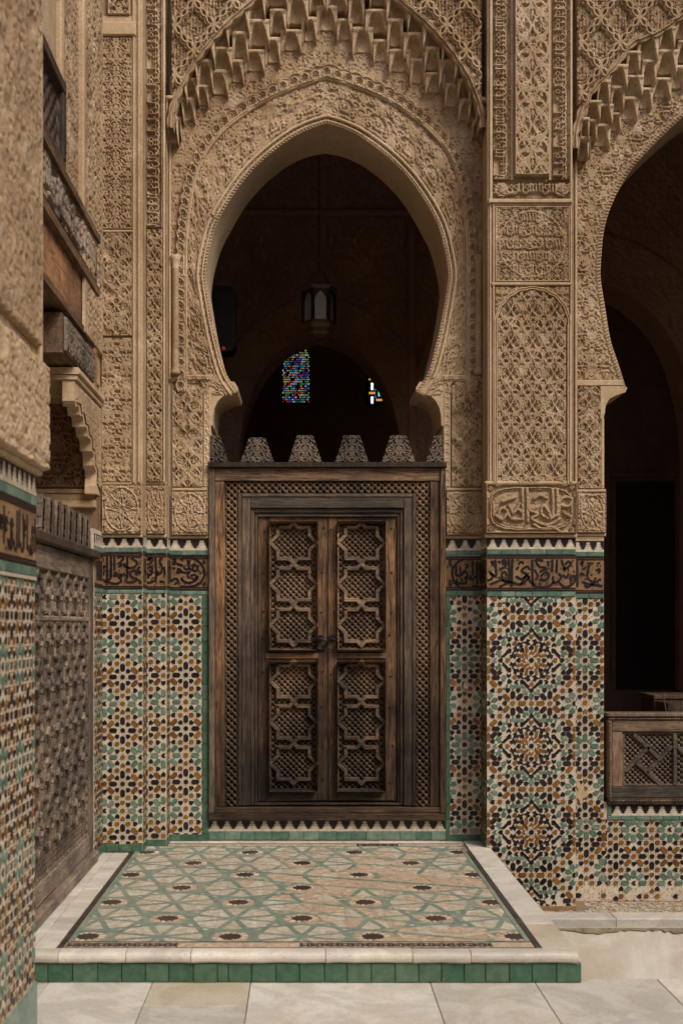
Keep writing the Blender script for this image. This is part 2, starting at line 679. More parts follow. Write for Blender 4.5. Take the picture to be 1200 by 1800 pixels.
def raster(W, H, strokes, wrap=True):
    nx, ny = int(W * NS), int(H * NS)
    T = np.zeros((ny, nx))
    for st in strokes:
        pts, w0, w1, h = st
        pts = np.asarray(pts, float)
        n = len(pts) - 1
        for i in range(n):
            (ax, ay), (bx, by) = pts[i], pts[i + 1]
            wa = w0 + (w1 - w0) * i / max(n, 1)
            x0, x1 = int((min(ax, bx) - wa) * NS) - 1, int((max(ax, bx) + wa) * NS) + 2
            y0, y1 = int((min(ay, by) - wa) * NS) - 1, int((max(ay, by) + wa) * NS) + 2
            if not wrap:
                x0, x1, y0, y1 = max(x0, 0), min(x1, nx), max(y0, 0), min(y1, ny)
                if x1 <= x0 or y1 <= y0:
                    continue
            xs, ys = np.arange(x0, x1), np.arange(y0, y1)
            X, Y = np.meshgrid((xs + .5) / NS, (ys + .5) / NS)
            dx, dy = bx - ax, by - ay
            L2 = dx * dx + dy * dy + 1e-9
            t = np.clip(((X - ax) * dx + (Y - ay) * dy) / L2, 0, 1)
            d2 = (X - ax - t * dx) ** 2 + (Y - ay - t * dy) ** 2
            pr = h * np.clip((1 - d2 / (wa * wa)) * 2.8, 0, 1)
            ix = np.ix_(ys % ny, xs % nx)
            T[ix] = np.maximum(T[ix], pr)
    return T


def tap(T, u, v):
    ny, nx = T.shape
    x, y = u * NS - .5, v * NS - .5
    xi, yi = np.floor(x).astype(int), np.floor(y).astype(int)
    fx, fy = x - xi, y - yi
    x0, x1, y0, y1 = xi % nx, (xi + 1) % nx, yi % ny, (yi + 1) % ny
    return (T[y0, x0] * (1 - fx) + T[y0, x1] * fx) * (1 - fy) + (T[y1, x0] * (1 - fx) + T[y1, x1] * fx) * fy


_NZ = RNG.random((6, 64, 64))


def vnoise(u, v, sc, k=0):
    x, y = u / sc, v / sc
    xi, yi = np.floor(x).astype(int), np.floor(y).astype(int)
    fx, fy = x - xi, y - yi
    fx, fy = fx * fx * (3 - 2 * fx), fy * fy * (3 - 2 * fy)
    N = _NZ[k % 6]
    g = lambda a, b: N[b % 64, a % 64]
    return (g(xi, yi) * (1 - fx) + g(xi + 1, yi) * fx) * (1 - fy) + (g(xi, yi + 1) * (1 - fx) + g(xi + 1, yi + 1) * fx) * fy


def mirror(strokes, W):
    out = list(strokes)
    for p, a, b, h in strokes:
        q = np.array(p, float)
        q[:, 0] = W - q[:, 0]
        out.append((q, a, b, h))
    return out


def t_vine(W, H, seed, n=16, r=(4.5, 7.5), stem=1.3):
    """mirrored thicket of curling tendrils, palmettes and buds"""
    rg = random.Random(seed)
    S, pts = [], []
    for _ in range(900):
        x, y = rg.uniform(2, W / 2 - 1), rg.uniform(0, H)
        if all(math.hypot(x - a, min(abs(y - b), H - abs(y - b))) > r[0] + r[1] - 2.4 for a, b in pts):
            pts.append((x, y))
            if len(pts) >= n:
                break
    for x, y in pts:
        q = rg.uniform(*r)
        a = rg.uniform(0, 6.28)
        k = rg.choice((-1, 1))
        S.append((spiral(x, y, q, rg.uniform(.9, 1.35), a, k), stem * 1.05, stem * 1.55, 1.0))
        ex, ey = x + q * math.cos(a), y + q * math.sin(a)
        tx, ty = math.sin(a) * k, -math.cos(a) * k
        S.append(([(ex, ey), (ex + tx * q * .9, ey + ty * q * .9), (ex + tx * q * 1.5 + rg.uniform(-2, 2), ey + ty * q * 1.6)], stem * 1.9, stem * .5, .9))
        b = a + rg.uniform(1.5, 3.5)
        S.append(([(x + q * math.cos(b), y + q * math.sin(b)), (x + (q + 3.4) * math.cos(b + .4), y + (q + 3.4) * math.sin(b + .4))], stem * 1.5, stem * .4, .8))
    yy = np.linspace(0, H, 40)
    S.append((np.stack([W / 4 + W / 4.4 * np.sin(2 * math.pi * yy / H), yy], 1), stem * 1.25, stem * 1.25, .95))
    for k in range(int(H / 14)):
        S.append(([(W / 2, k * 14 + 2), (W / 2, k * 14 + 8)], 2.6, .9, 1.0))
    return raster(W, H, mirror(S, W))


def t_ogive(W, H, seed=1):
    """ogival net of stems with a drilled palmette at each node"""
    S = []
    y = np.linspace(0, H, 30)
    for sh in (0, .5):
        for sg in (-1, 1):
            S.append((np.stack([W / 2 + sg * (W / 4 + (W / 4 - 1.5) * np.cos(2 * math.pi * (y / H + sh))) * 1.0, y], 1), 1.7, 1.7, 1.0))
    for cx, cy in ((W / 2, H * .5), (0, 0)):
        for k in range(7):
            a = math.radians(-90 + (k - 3) * 38)
            S.append(([(cx + 1.5 * math.cos(a), cy + 1.5 * math.sin(a)), (cx + 6.2 * math.cos(a), cy + 6.2 * math.sin(a))], .9, 1.5, .9))
        S.append((arc(cx, cy - .5, 7.2, -215, 35), 1.0, 1.0, .95))
        S.append(([(cx, cy + 4), (cx, cy + H * .36)], .9, .7, .8))
        for sg in (-1, 1):
            S.append((spiral(cx + sg * W * .21, cy + H * .23, 4.6, 1.2, 1.6, sg), 1.25, 1.6, 1.0))
            S.append((spiral(cx + sg * W * .17, cy - H * .22, 4.2, 1.2, -1.2, -sg), 1.2, 1.6, 1.0))
            S.append(([(cx + sg * 3, cy + 9), (cx + sg * 8, cy + 13), (cx + sg * 8, cy + 18)], 2.2, .8, .9))
            S.append(([(cx + sg * 9, cy - 6), (cx + sg * 11, cy - 11), (cx + sg * 7, cy - 16)], 2.0, .8, .9))
    return raster(W, H, S)


def t_script(L, Wd, seed, along='v'):
    """band of carved script: uprights, bowls and dots over thin tendrils; runs along L, Wd across"""
    rg = random.Random(seed)
    S = []
    x = 0
    while x < L:
        k = rg.random()
        if k < .45:
            S.append(([(x, Wd * .10), (x + rg.uniform(-1, 1), Wd * .62)], 1.6, 1.3, 1.0))
            S.append(([(x, Wd * .10), (x - 2.4, Wd * .17)], 1.5, .8, 1.0))
            x += rg.uniform(4.5, 7)
        elif k < .75:
            S.append((arc(x, Wd * .62, Wd * .20, -20, 190), 1.6, 1.6, 1.0))
            S.append((arc(x + Wd * .1, Wd * .32, 3.2, 0, 330), 1.3, 1.3, .95))
            x += rg.uniform(7, 10)
        else:
            S.append(([(x - 5, Wd * .80), (x + 2, Wd * .88), (x + 9, Wd * .78), (x + 13, Wd * .62)], 1.7, 1.0, 1.0))
            S.append(([(x + 3, Wd * .5), (x + 3.2, Wd * .52)], 1.7, 1.7, .9))
            x += rg.uniform(6, 9)
    for _ in range(int(L / 6)):
        S.append((spiral(rg.uniform(0, L), rg.uniform(2, Wd - 2), rg.uniform(2.4, 3.8), 1.1, rg.uniform(0, 6), rg.choice((-1, 1)), 14), .8, .9, .62))
    S.append(([(0, Wd * .66), (L, Wd * .66)], 1.1, 1.1, .8))
    T = raster(L, Wd, S)
    return T.T.copy() if along == 'v' else T


def t_rosette(W, H, n=8, seed=3):
    S = []
    cx, cy, R = W / 2, H / 2, min(W, H) / 2 - 2.5
    ex, ey = W / 2 - 3, H / 2 - 3
    lob = []
    for a in np.linspace(0, 2 * math.pi, 120):
        q = 1 + .045 * abs(math.sin(a * n))
        lob.append((cx + ex * .97 * q * math.cos(a) / 1.03, cy + ey * .97 * q * math.sin(a) / 1.03))
    S.append((lob, 1.3, 1.3, 1.0))
    for k in range(n):
        a = 2 * math.pi * k / n
        c, s = math.cos(a), math.sin(a)
        for sg in (-1, 1):
            A = a + sg * math.pi / n * .75
            S.append(([(cx + ex * .12 * c, cy + ey * .12 * s), (cx + ex * .36 * math.cos(A), cy + ey * .36 * math.sin(A)), (cx + ex * .62 * c, cy + ey * .62 * s)], 1.05, 1.05, 1.0))
            B = a + math.pi / n + sg * .12
            S.append((spiral(cx + ex * .68 * math.cos(B), cy + ey * .68 * math.sin(B), R * .15, 1.1, B + 3.1, sg, 16), 1.0, 1.2, .9))
        S.append(([(cx + ex * .66 * c, cy + ey * .66 * s), (cx + ex * .84 * c, cy + ey * .84 * s)], 1.9, .8, .95))
        S.append((arc(cx + ex * .28 * c, cy + ey * .28 * s, R * .10, 0, 360), .8, .8, .8))
    for sx in (-1, 1):
        for sy in (-1, 1):
            S.append((spiral(cx + sx * (W / 2 - 6), cy + sy * (H / 2 - 6), 4, 1.2, 0, sx * sy, 18), 1.1, 1.4, .95))
            S.append(([(cx + sx * (W / 2 - 12), cy + sy * (H / 2 - 3.5)), (cx + sx * (W / 2 - 17), cy + sy * (H / 2 - 3))], 1.6, .7, .9))
            S.append(([(cx + sx * (W / 2 - 3.5), cy + sy * (H / 2 - 12)), (cx + sx * (W / 2 - 3), cy + sy * (H / 2 - 17))], 1.6, .7, .9))
    T = raster(W, H, S, wrap=False)
    yy_, xx_ = np.mgrid[0:T.shape[0], 0:T.shape[1]]
    return np.maximum(T, .7 * tap(t_vine(40, 46, 41 + n, 20, (2.5, 3.8), .75), xx_ / NS - W / 2, yy_ / NS))


def t_sebka(W, H):
    """lozenge net with lobed double outline and an upright flower-and-stem filling"""
    S = []

    def loz(cx, cy, w, h, wd, hh, lobes, lb=.10):
        P = []
        for (x0, y0), (x1, y1) in (((0, -1), (1, 0)), ((1, 0), (0, 1)), ((0, 1), (-1, 0)), ((-1, 0), (0, -1))):
            for t in np.linspace(0, 1, 26, endpoint=False):
                q = 1 - lb * abs(math.sin(math.pi * lobes * t))
                P.append((cx + (x0 + (x1 - x0) * t) * w * q, cy + (y0 + (y1 - y0) * t) * h * q))
        P.append(P[0])
        S.append((P, wd, wd, hh))
    for cx, cy in ((W / 2, H / 2), (0, 0), (W, 0), (0, H), (W, H)):
        loz(cx, cy, W / 2 - 1.0, H / 2 - 1.0, 2.5, 1.0, 3, .13)
        loz(cx, cy, W / 2 - 6.0, H / 2 - 8.0, 1.5, .9, 3, .16)
        for k in range(-3, 4):
            x = cx + k * W * .085
            h = (H * .34) * (1 - abs(k) / 4.6)
            S.append(([(x, cy - h * .75), (x, cy + h * .85)], .95, .95, .62))
            S.append((arc(x, cy - h * .55, 2.5, 0, 360, 10), .8, .8, .66))
            S.append((arc(x + W * .04, cy + h * .35, 2.6, 180, 360, 8), .9, .9, .62))
        for sg in (-1, 1):
            S.append((spiral(cx + sg * W * .12, cy - H * .10, 4.2, 1.1, 0, sg, 14), .9, 1.1, .64))
            S.append((spiral(cx + sg * W * .13, cy + H * .14, 4.0, 1.1, 2, -sg, 14), .9, 1.1, .64))
            S.append((arc(cx, cy, 6.5, 90 - sg * 90, 90 + sg * 90, 10), .9, .9, .66))
    return raster(W, H, S)


T_VINE = [t_vine(54, 62, 1, 15), t_vine(44, 56, 5, 12), t_vine(62, 70, 9, 17, (5, 8), 1.5)]
T_BIG = t_vine(84, 92, 21, 16, (7.5, 11.5), 2.0)
T_OGIVE = t_ogive(38.5, 56)
T_OGIVE_B = t_ogive(46, 48)
T_OGIVE = np.maximum(T_OGIVE, .8 * t_vine(38.5, 56, 31, 12, (3.0, 4.4), .78)[:T_OGIVE.shape[0], :T_OGIVE.shape[1]])
T_OGIVE_B = np.maximum(T_OGIVE_B, .82 * t_vine(46, 48, 33, 12, (3.4, 4.8), .85)[:T_OGIVE_B.shape[0], :T_OGIVE_B.shape[1]])
T_FINE = t_vine(40, 46, 41, 22, (2.5, 3.8), .8)
T_SEBKA = t_sebka(68, 88)
T_SCR = [t_script(420, 26, s) for s in (3, 8)]
T_SCR_H = t_script(160, 24, 12, 'h')
T_KNOT = raster(16, 16, [(arc(8, 8, 5.6, 0, 360), 1.2, 1.2, 1), (arc(0, 0, 5.6, 0, 360), 1.2, 1.2, 1), ([(0, 8), (16, 8)], .8, .8, .7), ([(8, 0), (8, 16)], .8, .8, .7)])
T_BEAD = raster(7, 8, [([(3.5, 3), (3.5, 5)], 2.4, 2.4, 1)])
T_HATCH = raster(8, 8, [([(0, 0), (8, 8)], 1.1, 1.1, 1), ([(0, 8), (8, 0)], 1.1, 1.1, 1)])


def worn(u, v, k=0, amt=.5):
    """weathering: patches where the carving has been rubbed down"""
    n = vnoise(u, v, 37, k) * .6 + vnoise(u, v, 13, k + 1) * .4
    return 1 - amt * np.clip((n - .56) * 5, 0, 1)


def hp(T, depth, du=0, dv=0, warp=1.2, k=0, amt=.5, sc=1.0, rough=.0012):
    def f(u, v):
        a = u - du + warp * (vnoise(u, v, 19, k) - .5) * 2
        b = v - dv + warp * (vnoise(u, v, 23, k + 2) - .5) * 2
        return 1.35 * depth * tap(T, a / sc, b / sc) * worn(u, v, k, amt) + rough * vnoise(u, v, 2.3, k + 3)
    return f


# ------------------------------------------------------------------ zellij
def star_pts(r, n=8, q=.74):
    return [((r if i % 2 == 0 else r * q) * math.cos(math.pi * i / n), (r if i % 2 == 0 else r * q) * math.sin(math.pi * i / n)) for i in range(2 * n)]


SHAPES = {
    'star': star_pts(4.9, 8, .78),
    'hex': [(-7.0, 0), (-3.7, -3.7), (3.7, -3.7), (7.0, 0), (3.7, 3.7), (-3.7, 3.7)],
    'drop': [(-3.2, 2.9), (-3.2, -2.9), (.4, -3.5), (4.1, 0), (.4, 3.5)],
    'arrow': [(-3.2, 3.2), (-1.0, 0), (-3.2, -3.2), (.8, -3.2), (3.8, 0), (.8, 3.2)],
    'kite': [(-4.4, 2.3), (-3.2, -2.6), (1.2, -3.5), (5.6, .4), (.6, 3.7)],
    'leaf': [(-5, 3.2), (-2.4, 0), (-5, -3.2), (.4, -5.0), (1.2, -2.0), (6.0, 0), (1.2, 2.0), (.4, 5.0)],
    'strip': [(-5.8, 1.7), (-3.2, -1.7), (5.8, -1.7), (3.2, 1.7)],
    'corner': [(-5, 5), (-5, -4.5), (-2.2, -1.8), (-2.2, 2.2), (1.8, 2.2), (4.6, 5)],
    'tri': [(-.75, -.65), (.85, 0), (-.75, .65)],
}
for _k, _f in dict(leaf=1.24, arrow=1.2, kite=1.28, corner=1.25, drop=1.20, hex=1.14, strip=1.0).items():
    SHAPES[_k] = [(x * _f, y * _f) for x, y in SHAPES[_k]]
SHAPES['strip'] = [(-8.5, 2.5), (-4.8, -2.5), (8.5, -2.5), (4.8, 2.5)]
GLZ = {'K': 'black_glaze', 'B': 'brown_glaze', 'G': 'green_glaze', 'W': 'white_glaze'}
NAMES = {'star': 'star_tile', 'hex': 'hexagon_tile', 'drop': 'petal_tile', 'arrow': 'arrow_tile', 'kite': 'kite_tile',
         'leaf': 'leaf_tile', 'strip': 'strip_tile', 'corner': 'corner_tile', 'tri': 'triangle_tile'}
PAT_A = (6.0, 190, 282, [
    ('star', 0, 0, 0, 'K'), ('hex', 100, 0, 0, 'K'), ('hex', 0, 100, 90, 'K'), ('drop', 56, 62, 225, 'K'), ('hex', 126, 68, -45, 'B'),
    ('drop', 190, 82, 90, 'K'), ('star', 190, 0, 0, 'B'), ('star', 58, 143, 0, 'B'), ('drop', 134, 142, 0, 'K'), ('drop', 0, 198, 90, 'B'),
    ('drop', 56, 222, 90, 'K'), ('hex', 124, 212, 45, 'G'), ('hex', 190, 190, 90, 'G'), ('star', 0, 282, 0, 'B'), ('hex', 98, 282, 0, 'G'), ('arrow', 190, 282, 180, 'K')])
PAT_B = (5.4545, 165, 412, [
    ('star', 0, 0, 0, 'K'), ('hex', 0, 84, 90, 'G'), ('hex', 88, 0, 0, 'G'), ('hex', 62, 60, 45, 'G'), ('drop', 55, 121, 225, 'K'), ('drop', 122, 60, 180, 'K'),
    ('star', 0, 167, 0, 'K'), ('hex', 88, 167, 0, 'K'), ('hex', 165, 92, 90, 'B'), ('star', 165, 167, 0, 'B'), ('star', 165, 0, 0, 'B'),
    ('drop', 122, 118, 45, 'K'), ('drop', 54, 216, 90, 'K'), ('hex', 0, 254, 90, 'K'), ('hex', 113, 224, -45, 'B'), ('star', 54, 286, 0, 'B'), ('drop', 126, 286, 0, 'K'),
    ('drop', 0, 335, 90, 'B'), ('drop', 50, 352, 90, 'K'), ('star', 0, 407, 0, 'B'), ('tri', 66, 407, 0, 'K'), ('kite', 106, 376, 20, 'G'), ('kite', 146, 332, 75, 'G'), ('star', 165, 412, 0, 'K'), ('drop', 165, 250, 90, 'K')])
PAT_C = (5.4545, 415, 412, [
    ('star', 0, 0, 0, 'K'), ('arrow', 72, 0, 0, 'B'), ('drop', 124, 0, 0, 'K'), ('drop', 226, 0, 180, 'B'), ('drop', 296, 0, 0, 'K'), ('arrow', 348, 0, 0, 'G'), ('star', 415, 0, 0, 'B'),
    ('arrow', 0, 70, 90, 'B'), ('strip', 58, 56, 45, 'B'), ('strip', 112, 46, 12, 'B'), ('leaf', 176, 46, 90, 'K'), ('strip', 250, 56, -45, 'K'), ('leaf', 308, 66, 135, 'G'), ('drop', 374, 48, 0, 'K'),
    ('drop', 0, 124, 90, 'K'), ('strip', 46, 108, 78, 'B'), ('drop', 88, 96, 225, 'K'), ('leaf', 150, 100, -45, 'K'), ('drop', 214, 92, 0, 'K'), ('drop', 307, 118, 45, 'K'), ('hex', 364, 106, -45, 'K'), ('hex', 415, 88, 90, 'B'),
    ('leaf', 40, 172, 0, 'K'), ('leaf', 102, 152, 135, 'K'), ('drop', 158, 160, 225, 'B'), ('arrow', 216, 146, 90, 'K'), ('kite', 264, 170, 90, 'G'), ('hex', 340, 166, 0, 'K'), ('star', 415, 166, 0, 'B'),
    ('drop', 0, 226, 270, 'B'), ('drop', 86, 208, 180, 'K'), ('arrow', 142, 210, 0, 'K'), ('drop', 210, 204, 45, 'K'), ('strip', 46, 242, -45, 'K'), ('strip', 108, 252, 0, 'G'), ('leaf', 175, 258, 90, 'G'), ('corner', 258, 246, 0, 'G'),
    ('drop', 300, 220, 90, 'K'), ('hex', 363, 224, -45, 'B'), ('drop', 0, 292, 90, 'K'), ('leaf', 62, 308, 45, 'G'), ('drop', 126, 290, 90, 'K'), ('drop', 226, 290, 90, 'K'), ('star', 302, 290, 0, 'B'), ('drop', 374, 290, 0, 'K'),
    ('kite', 0, 344, 90, 'G'), ('drop', 50, 362, 90, 'K'), ('hex', 113, 350, 45, 'K'), ('hex', 177, 332, 90, 'K'), ('hex', 240, 356, -45, 'B'), ('drop', 300, 362, 90, 'K'), ('tri', 362, 336, 30, 'K'),
    ('star', 0, 412, 0, 'B'), ('hex', 88, 412, 0, 'B'), ('star', 177, 412, 0, 'B'), ('drop', 256, 412, 0, 'K'), ('tri', 314, 412, 0, 'K'), ('kite', 352, 380, 20, 'G'), ('kite', 392, 336, 75, 'G'), ('star', 415, 412, 0, 'K')])
_ring = [('star', 0, 0, 0, 'K'), ('hex', 0, 92, 90, 'K'), ('hex', 92, 0, 0, 'K'), ('hex', 64, 64, 45, 'K')]
for _a in (0, 22.5, 45, 67.5, 90):
    _ring.append(('drop', 186 * math.cos(math.radians(_a)) * (1 if _a % 45 == 0 else .78), 186 * math.sin(math.radians(_a)) * (1 if _a % 45 == 0 else .78), _a, 'G'))
for _a in (11, 34, 56, 79):
    _ring.append(('drop', 206 * math.cos(math.radians(_a)), 206 * math.sin(math.radians(_a)), _a + 180, 'K'))
    _ring.append(('drop', 258 * math.cos(math.radians(_a + (6 if _a > 45 else -6))), 258 * math.sin(math.radians(_a + (6 if _a > 45 else -6))), _a, 'K'))
_ring += [('star', 0, 258, 0, 'K'), ('star', 258, 0, 0, 'K'), ('star', 186, 256, 0, 'K'), ('star', 310, 0, 0, 'B'), ('hex', 310, 92, 90, 'B'), ('drop', 240, 205, 225, 'K'), ('star', 310, 186, 0, 'B'),
          ('hex', 98, 310, 0, 'B'), ('star', 0, 310, 0, 'B'), ('star', 186, 318, 0, 'K'), ('hex', 258, 308, 0, 'K'), ('star', 310, 310, 0, 'B')]
PAT_R = (6.0, 310, 310, _ring)


def clip_poly(P, r):
    u0, v0, u1, v1 = r
    for ax, lim, keep in ((0, u0, 1), (0, u1, -1), (1, v0, 1), (1, v1, -1)):
        out = []
        n = len(P)
        for i in range(n):
            a, b = P[i], P[(i + 1) % n]
            ia, ib = (a[ax] - lim) * keep >= 0, (b[ax] - lim) * keep >= 0
            if ia:
                out.append(a)
            if ia != ib:
                t = (lim - a[ax]) / (b[ax] - a[ax])
                out.append((a[0] + (b[0] - a[0]) * t, a[1] + (b[1] - a[1]) * t))
        P = out
        if len(P) < 3:
            return []
    return P


def area(P):
    n = len(P)
    return abs(sum(P[i][0] * P[(i + 1) % n][1] - P[(i + 1) % n][0] * P[i][1] for i in range(n))) / 2


def pieces(pat, cx, cy, rect, dots=True):
    zs, hx, hy, items = pat
    hx, hy = hx / zs, hy / zs
    u0, v0, u1, v1 = rect
    out, seen = [], set()
    for i in range(int((u0 - cx) / (2 * hx)) - 2, int((u1 - cx) / (2 * hx)) + 3):
        for j in range(int((v0 - cy) / (2 * hy)) - 2, int((v1 - cy) / (2 * hy)) + 3):
            for sh, dx, dy, an, c in items:
                for sx in (1, -1):
                    for sy in (1, -1):
                        u, v = cx + 2 * hx * i + sx * dx / zs, cy + 2 * hy * j - sy * dy / zs
                        if not (u0 - 5 < u < u1 + 5 and v0 - 5 < v < v1 + 5):
                            continue
                        key = (round(u / 2.2), round(v / 2.2))
                        if any((key[0] + a, key[1] + b) in seen for a in (-1, 0, 1) for b in (-1, 0, 1)):
                            continue
                        seen.add(key)
                        a = an if sx > 0 else 180 - an
                        a = a if sy > 0 else -a
                        out.append((sh, u, v, a, c))
                        if dots and sh in ('star', 'hex'):
                            r, n = (7.2, 8) if sh == 'star' else (0, 0)
                            for q in range(n):
                                b = 22.5 + 45 * q
                                out.append(('tri', u + r * math.cos(math.radians(b)), v - r * math.sin(math.radians(b)), b, 'B'))
                            if sh == 'hex':
                                for eu, ev in ((5.6, 3.4), (-5.6, 3.4), (5.6, -3.4), (-5.6, -3.4)):
                                    A = math.radians(a)
                                    out.append(('tri', u + eu * math.cos(A) - ev * math.sin(A), v - eu * math.sin(A) - ev * math.cos(A), a, 'B'))
    return out


_PM = {}


TH = [.0022]


def piece_mesh(sh, c, k):
    th = TH[0]
    key = (sh, c, round(k * 1e5), th)
    if key not in _PM:
        P = SHAPES[sh]
        n = len(P)
        e = .94
        vs = [(x * k * e, y * k * e, th) for x, y in P] + [(x * k, y * k, th * .6) for x, y in P] + [(x * k, y * k, -.001) for x, y in P]
        fs = [tuple(range(n))]
        for r in (0, 1):
            fs += [(r * n + i, (r + 1) * n + i, (r + 1) * n + (i + 1) % n, r * n + (i + 1) % n) for i in range(n)]
        me = bpy.data.meshes.new(NAMES[sh])
        me.from_pydata(vs, [], fs)
        me.materials.append(MATS[GLZ[c]])
        me.update()
        _PM[key] = me
    return _PM[key]


def zellij(parent, m, jobs, limit=300, worn_v=None):
    """jobs: (pieces, rect). The largest whole pieces become parts, the others three joined parts by colour."""
    whole, rest = [], []
    for ps, rect in jobs:
        u0, v0, u1, v1 = rect
        for sh, u, v, a, c in ps:
            if worn_v and v > worn_v and random.random() < .45 and sh != 'tri':
                continue
            A = math.radians(a + random.uniform(-1.5, 1.5))
            u += random.uniform(-.15, .15)
            v += random.uniform(-.15, .15)
            ca, sa = math.cos(A), math.sin(A)
            P = [(u + x * ca - y * sa, v - (x * sa + y * ca)) for x, y in SHAPES[sh]]
            if all(u0 <= x <= u1 and v0 <= y <= v1 for x, y in P):
                whole.append((area(P), sh, u, v, A, c, P, m))
            else:
                Q = clip_poly(P, rect)
                if len(Q) > 2 and area(Q) > 3:
                    rest.append((c, Q, m))
    return whole, rest


def lay(parent, sets, limit=300):
    """sets: list of (whole, rest) of one thing"""
    whole = [w for s in sets for w in s[0]]
    rest = [r for s in sets for r in s[1]]
    whole.sort(key=lambda w: -w[0])
    o = org(parent)
    count = {}
    left = []
    for w in whole:
        ar, sh, u, v, A, c, P, m = w
        if sh == 'tri' or count.get('n', 0) >= limit or (isinstance(m, Front) and u > 1204):
            left.append((c, P, m))
            continue
        count['n'] = count.get('n', 0) + 1
        ob = bpy.data.objects.new(NAMES[sh], piece_mesh(sh, c, m.k))
        COL.objects.link(ob)
        ob.parent = parent
        M = m.mat(u, v, A, .0005)
        M.translation = M.translation - o
        ob.matrix_local = M
    by = {}
    for c, P, m in rest + left:
        by.setdefault(c, MB()).prism(m, P, -.001, TH[0])
    for c, mb in by.items():
        mb.build('small_' + {'K': 'black', 'B': 'brown', 'G': 'green', 'W': 'white'}[c] + '_tiles', GLZ[c], parent, kind='stuff')


def tile_row(parent, m, u0, u1, v0, v1, L, mat, h0=0.0, h1=.005, name='border_tile', vertical=False):
    a, b = (v0, v1) if vertical else (u0, u1)
    n = max(1, round((b - a) / L))
    cuts = [a + (b - a) * i / n + (random.uniform(-.12, .12) * L if 0 < i < n else 0) for i in range(n + 1)]
    for i in range(n):
        mb = MB()
        g = .35
        hh = h1 + random.uniform(-.0008, .0008)
        if vertical:
            mb.box(m, u0, cuts[i] + g, u1, cuts[i + 1] - g, h0, hh, .5)
        else:
            mb.box(m, cuts[i] + g, v0, cuts[i + 1] - g, v1, h0, hh, .5)
        mb.build(name, mat, parent)


def merlon_row(parent, m, u0, u1, v0, v1, pitch, h=.005):
    """black ground with white stepped merlons"""
    MB().box(m, u0, v0, u1, v1, 0, h * .6).build('merlon_ground', 'black_glaze', parent)
    hh = v1 - v0
    b = v1 - hh * .20
    MB().box(m, u0, b, u1, v1 - .3, 0, h).build('white_border', 'white_glaze', parent)
    n = max(1, round((u1 - u0) / pitch))
    p = (u1 - u0) / n
    for i in range(n):
        c = u0 + p * (i + .5)
        top = v0 + hh * .10
        st = [(.50, b), (.22, b - (b - top) * .20), (.42, b - (b - top) * .22), (.14, b - (b - top) * .48), (.31, b - (b - top) * .50),
              (.08, b - (b - top) * .74), (.21, b - (b - top) * .76), (.12, top)]
        P = [(c + x * p * .96, y) for x, y in st] + [(c - x * p * .96, y) for x, y in st[::-1]]
        MB().prism(m, P, 0, h).build('merlon_tile', 'white_glaze', parent)


def callig(parent, m, u0, u1, v0, v1, strokes, w=2.5, vines=40, seed=1, name='inscription'):
    """excised tile band: tan ground, black raised letters and border lines"""
    MB().box(m, u0, v0, u1, v1, 0, .003).build('inscription_ground', 'tan_clay', parent)
    mb = MB()
    for a, b in ((v0, v0 + 2.8), (v0 + 4.2, v0 + 6.2), (v1 - 2.8, v1), (v1 - 6.2, v1 - 4.2)):
        mb.box(m, u0, a, u1, b, .002, .006)
    for s in strokes:
        ww = w
        if isinstance(s, tuple):
            s, ww = s
        mb.ribbon(m, s, ww, .002, .0065)
    rg = random.Random(seed)
    for _ in range(vines):
        x, y = rg.uniform(u0 + 3, u1 - 3), rg.uniform(v0 + 9, v1 - 9)
        if rg.random() < .5:
            mb.ribbon(m, spiral(x, y, rg.uniform(2, 3.6), 1.0, rg.uniform(0, 6), rg.choice((-1, 1)), 12), 1.4, .002, .0045)
        else:
            q = rg.uniform(1.0, 1.7)
            mb.prism(m, [(x - q, y), (x, y - q), (x + q, y), (x, y + q)], .002, .0055)
    mb.build(name, 'black_glaze', parent)


def zpts(L, sc, ox, oy):
    return [[(ox + x / sc, oy + y / sc) for x, y in s] for s in L]


# ================================================================== SETTING
ZC = -0.144            # courtyard level
ZH = -0.42             # floor of the prayer hall and its plinth


def solid(name, x0, y0, z0, x1, y1, z1, mat, parent=None, kind=None, label=None):
    vs = [(x0, y0, z0), (x1, y0, z0), (x1, y1, z0), (x0, y1, z0), (x0, y0, z1), (x1, y0, z1), (x1, y1, z1), (x0, y1, z1)]
    fs = [(3, 2, 1, 0), (4, 5, 6, 7), (0, 1, 5, 4), (1, 2, 6, 5), (2, 3, 7, 6), (3, 0, 4, 7)]
    return MB().add(vs, fs).build(name, mat, parent, kind=kind, label=label)


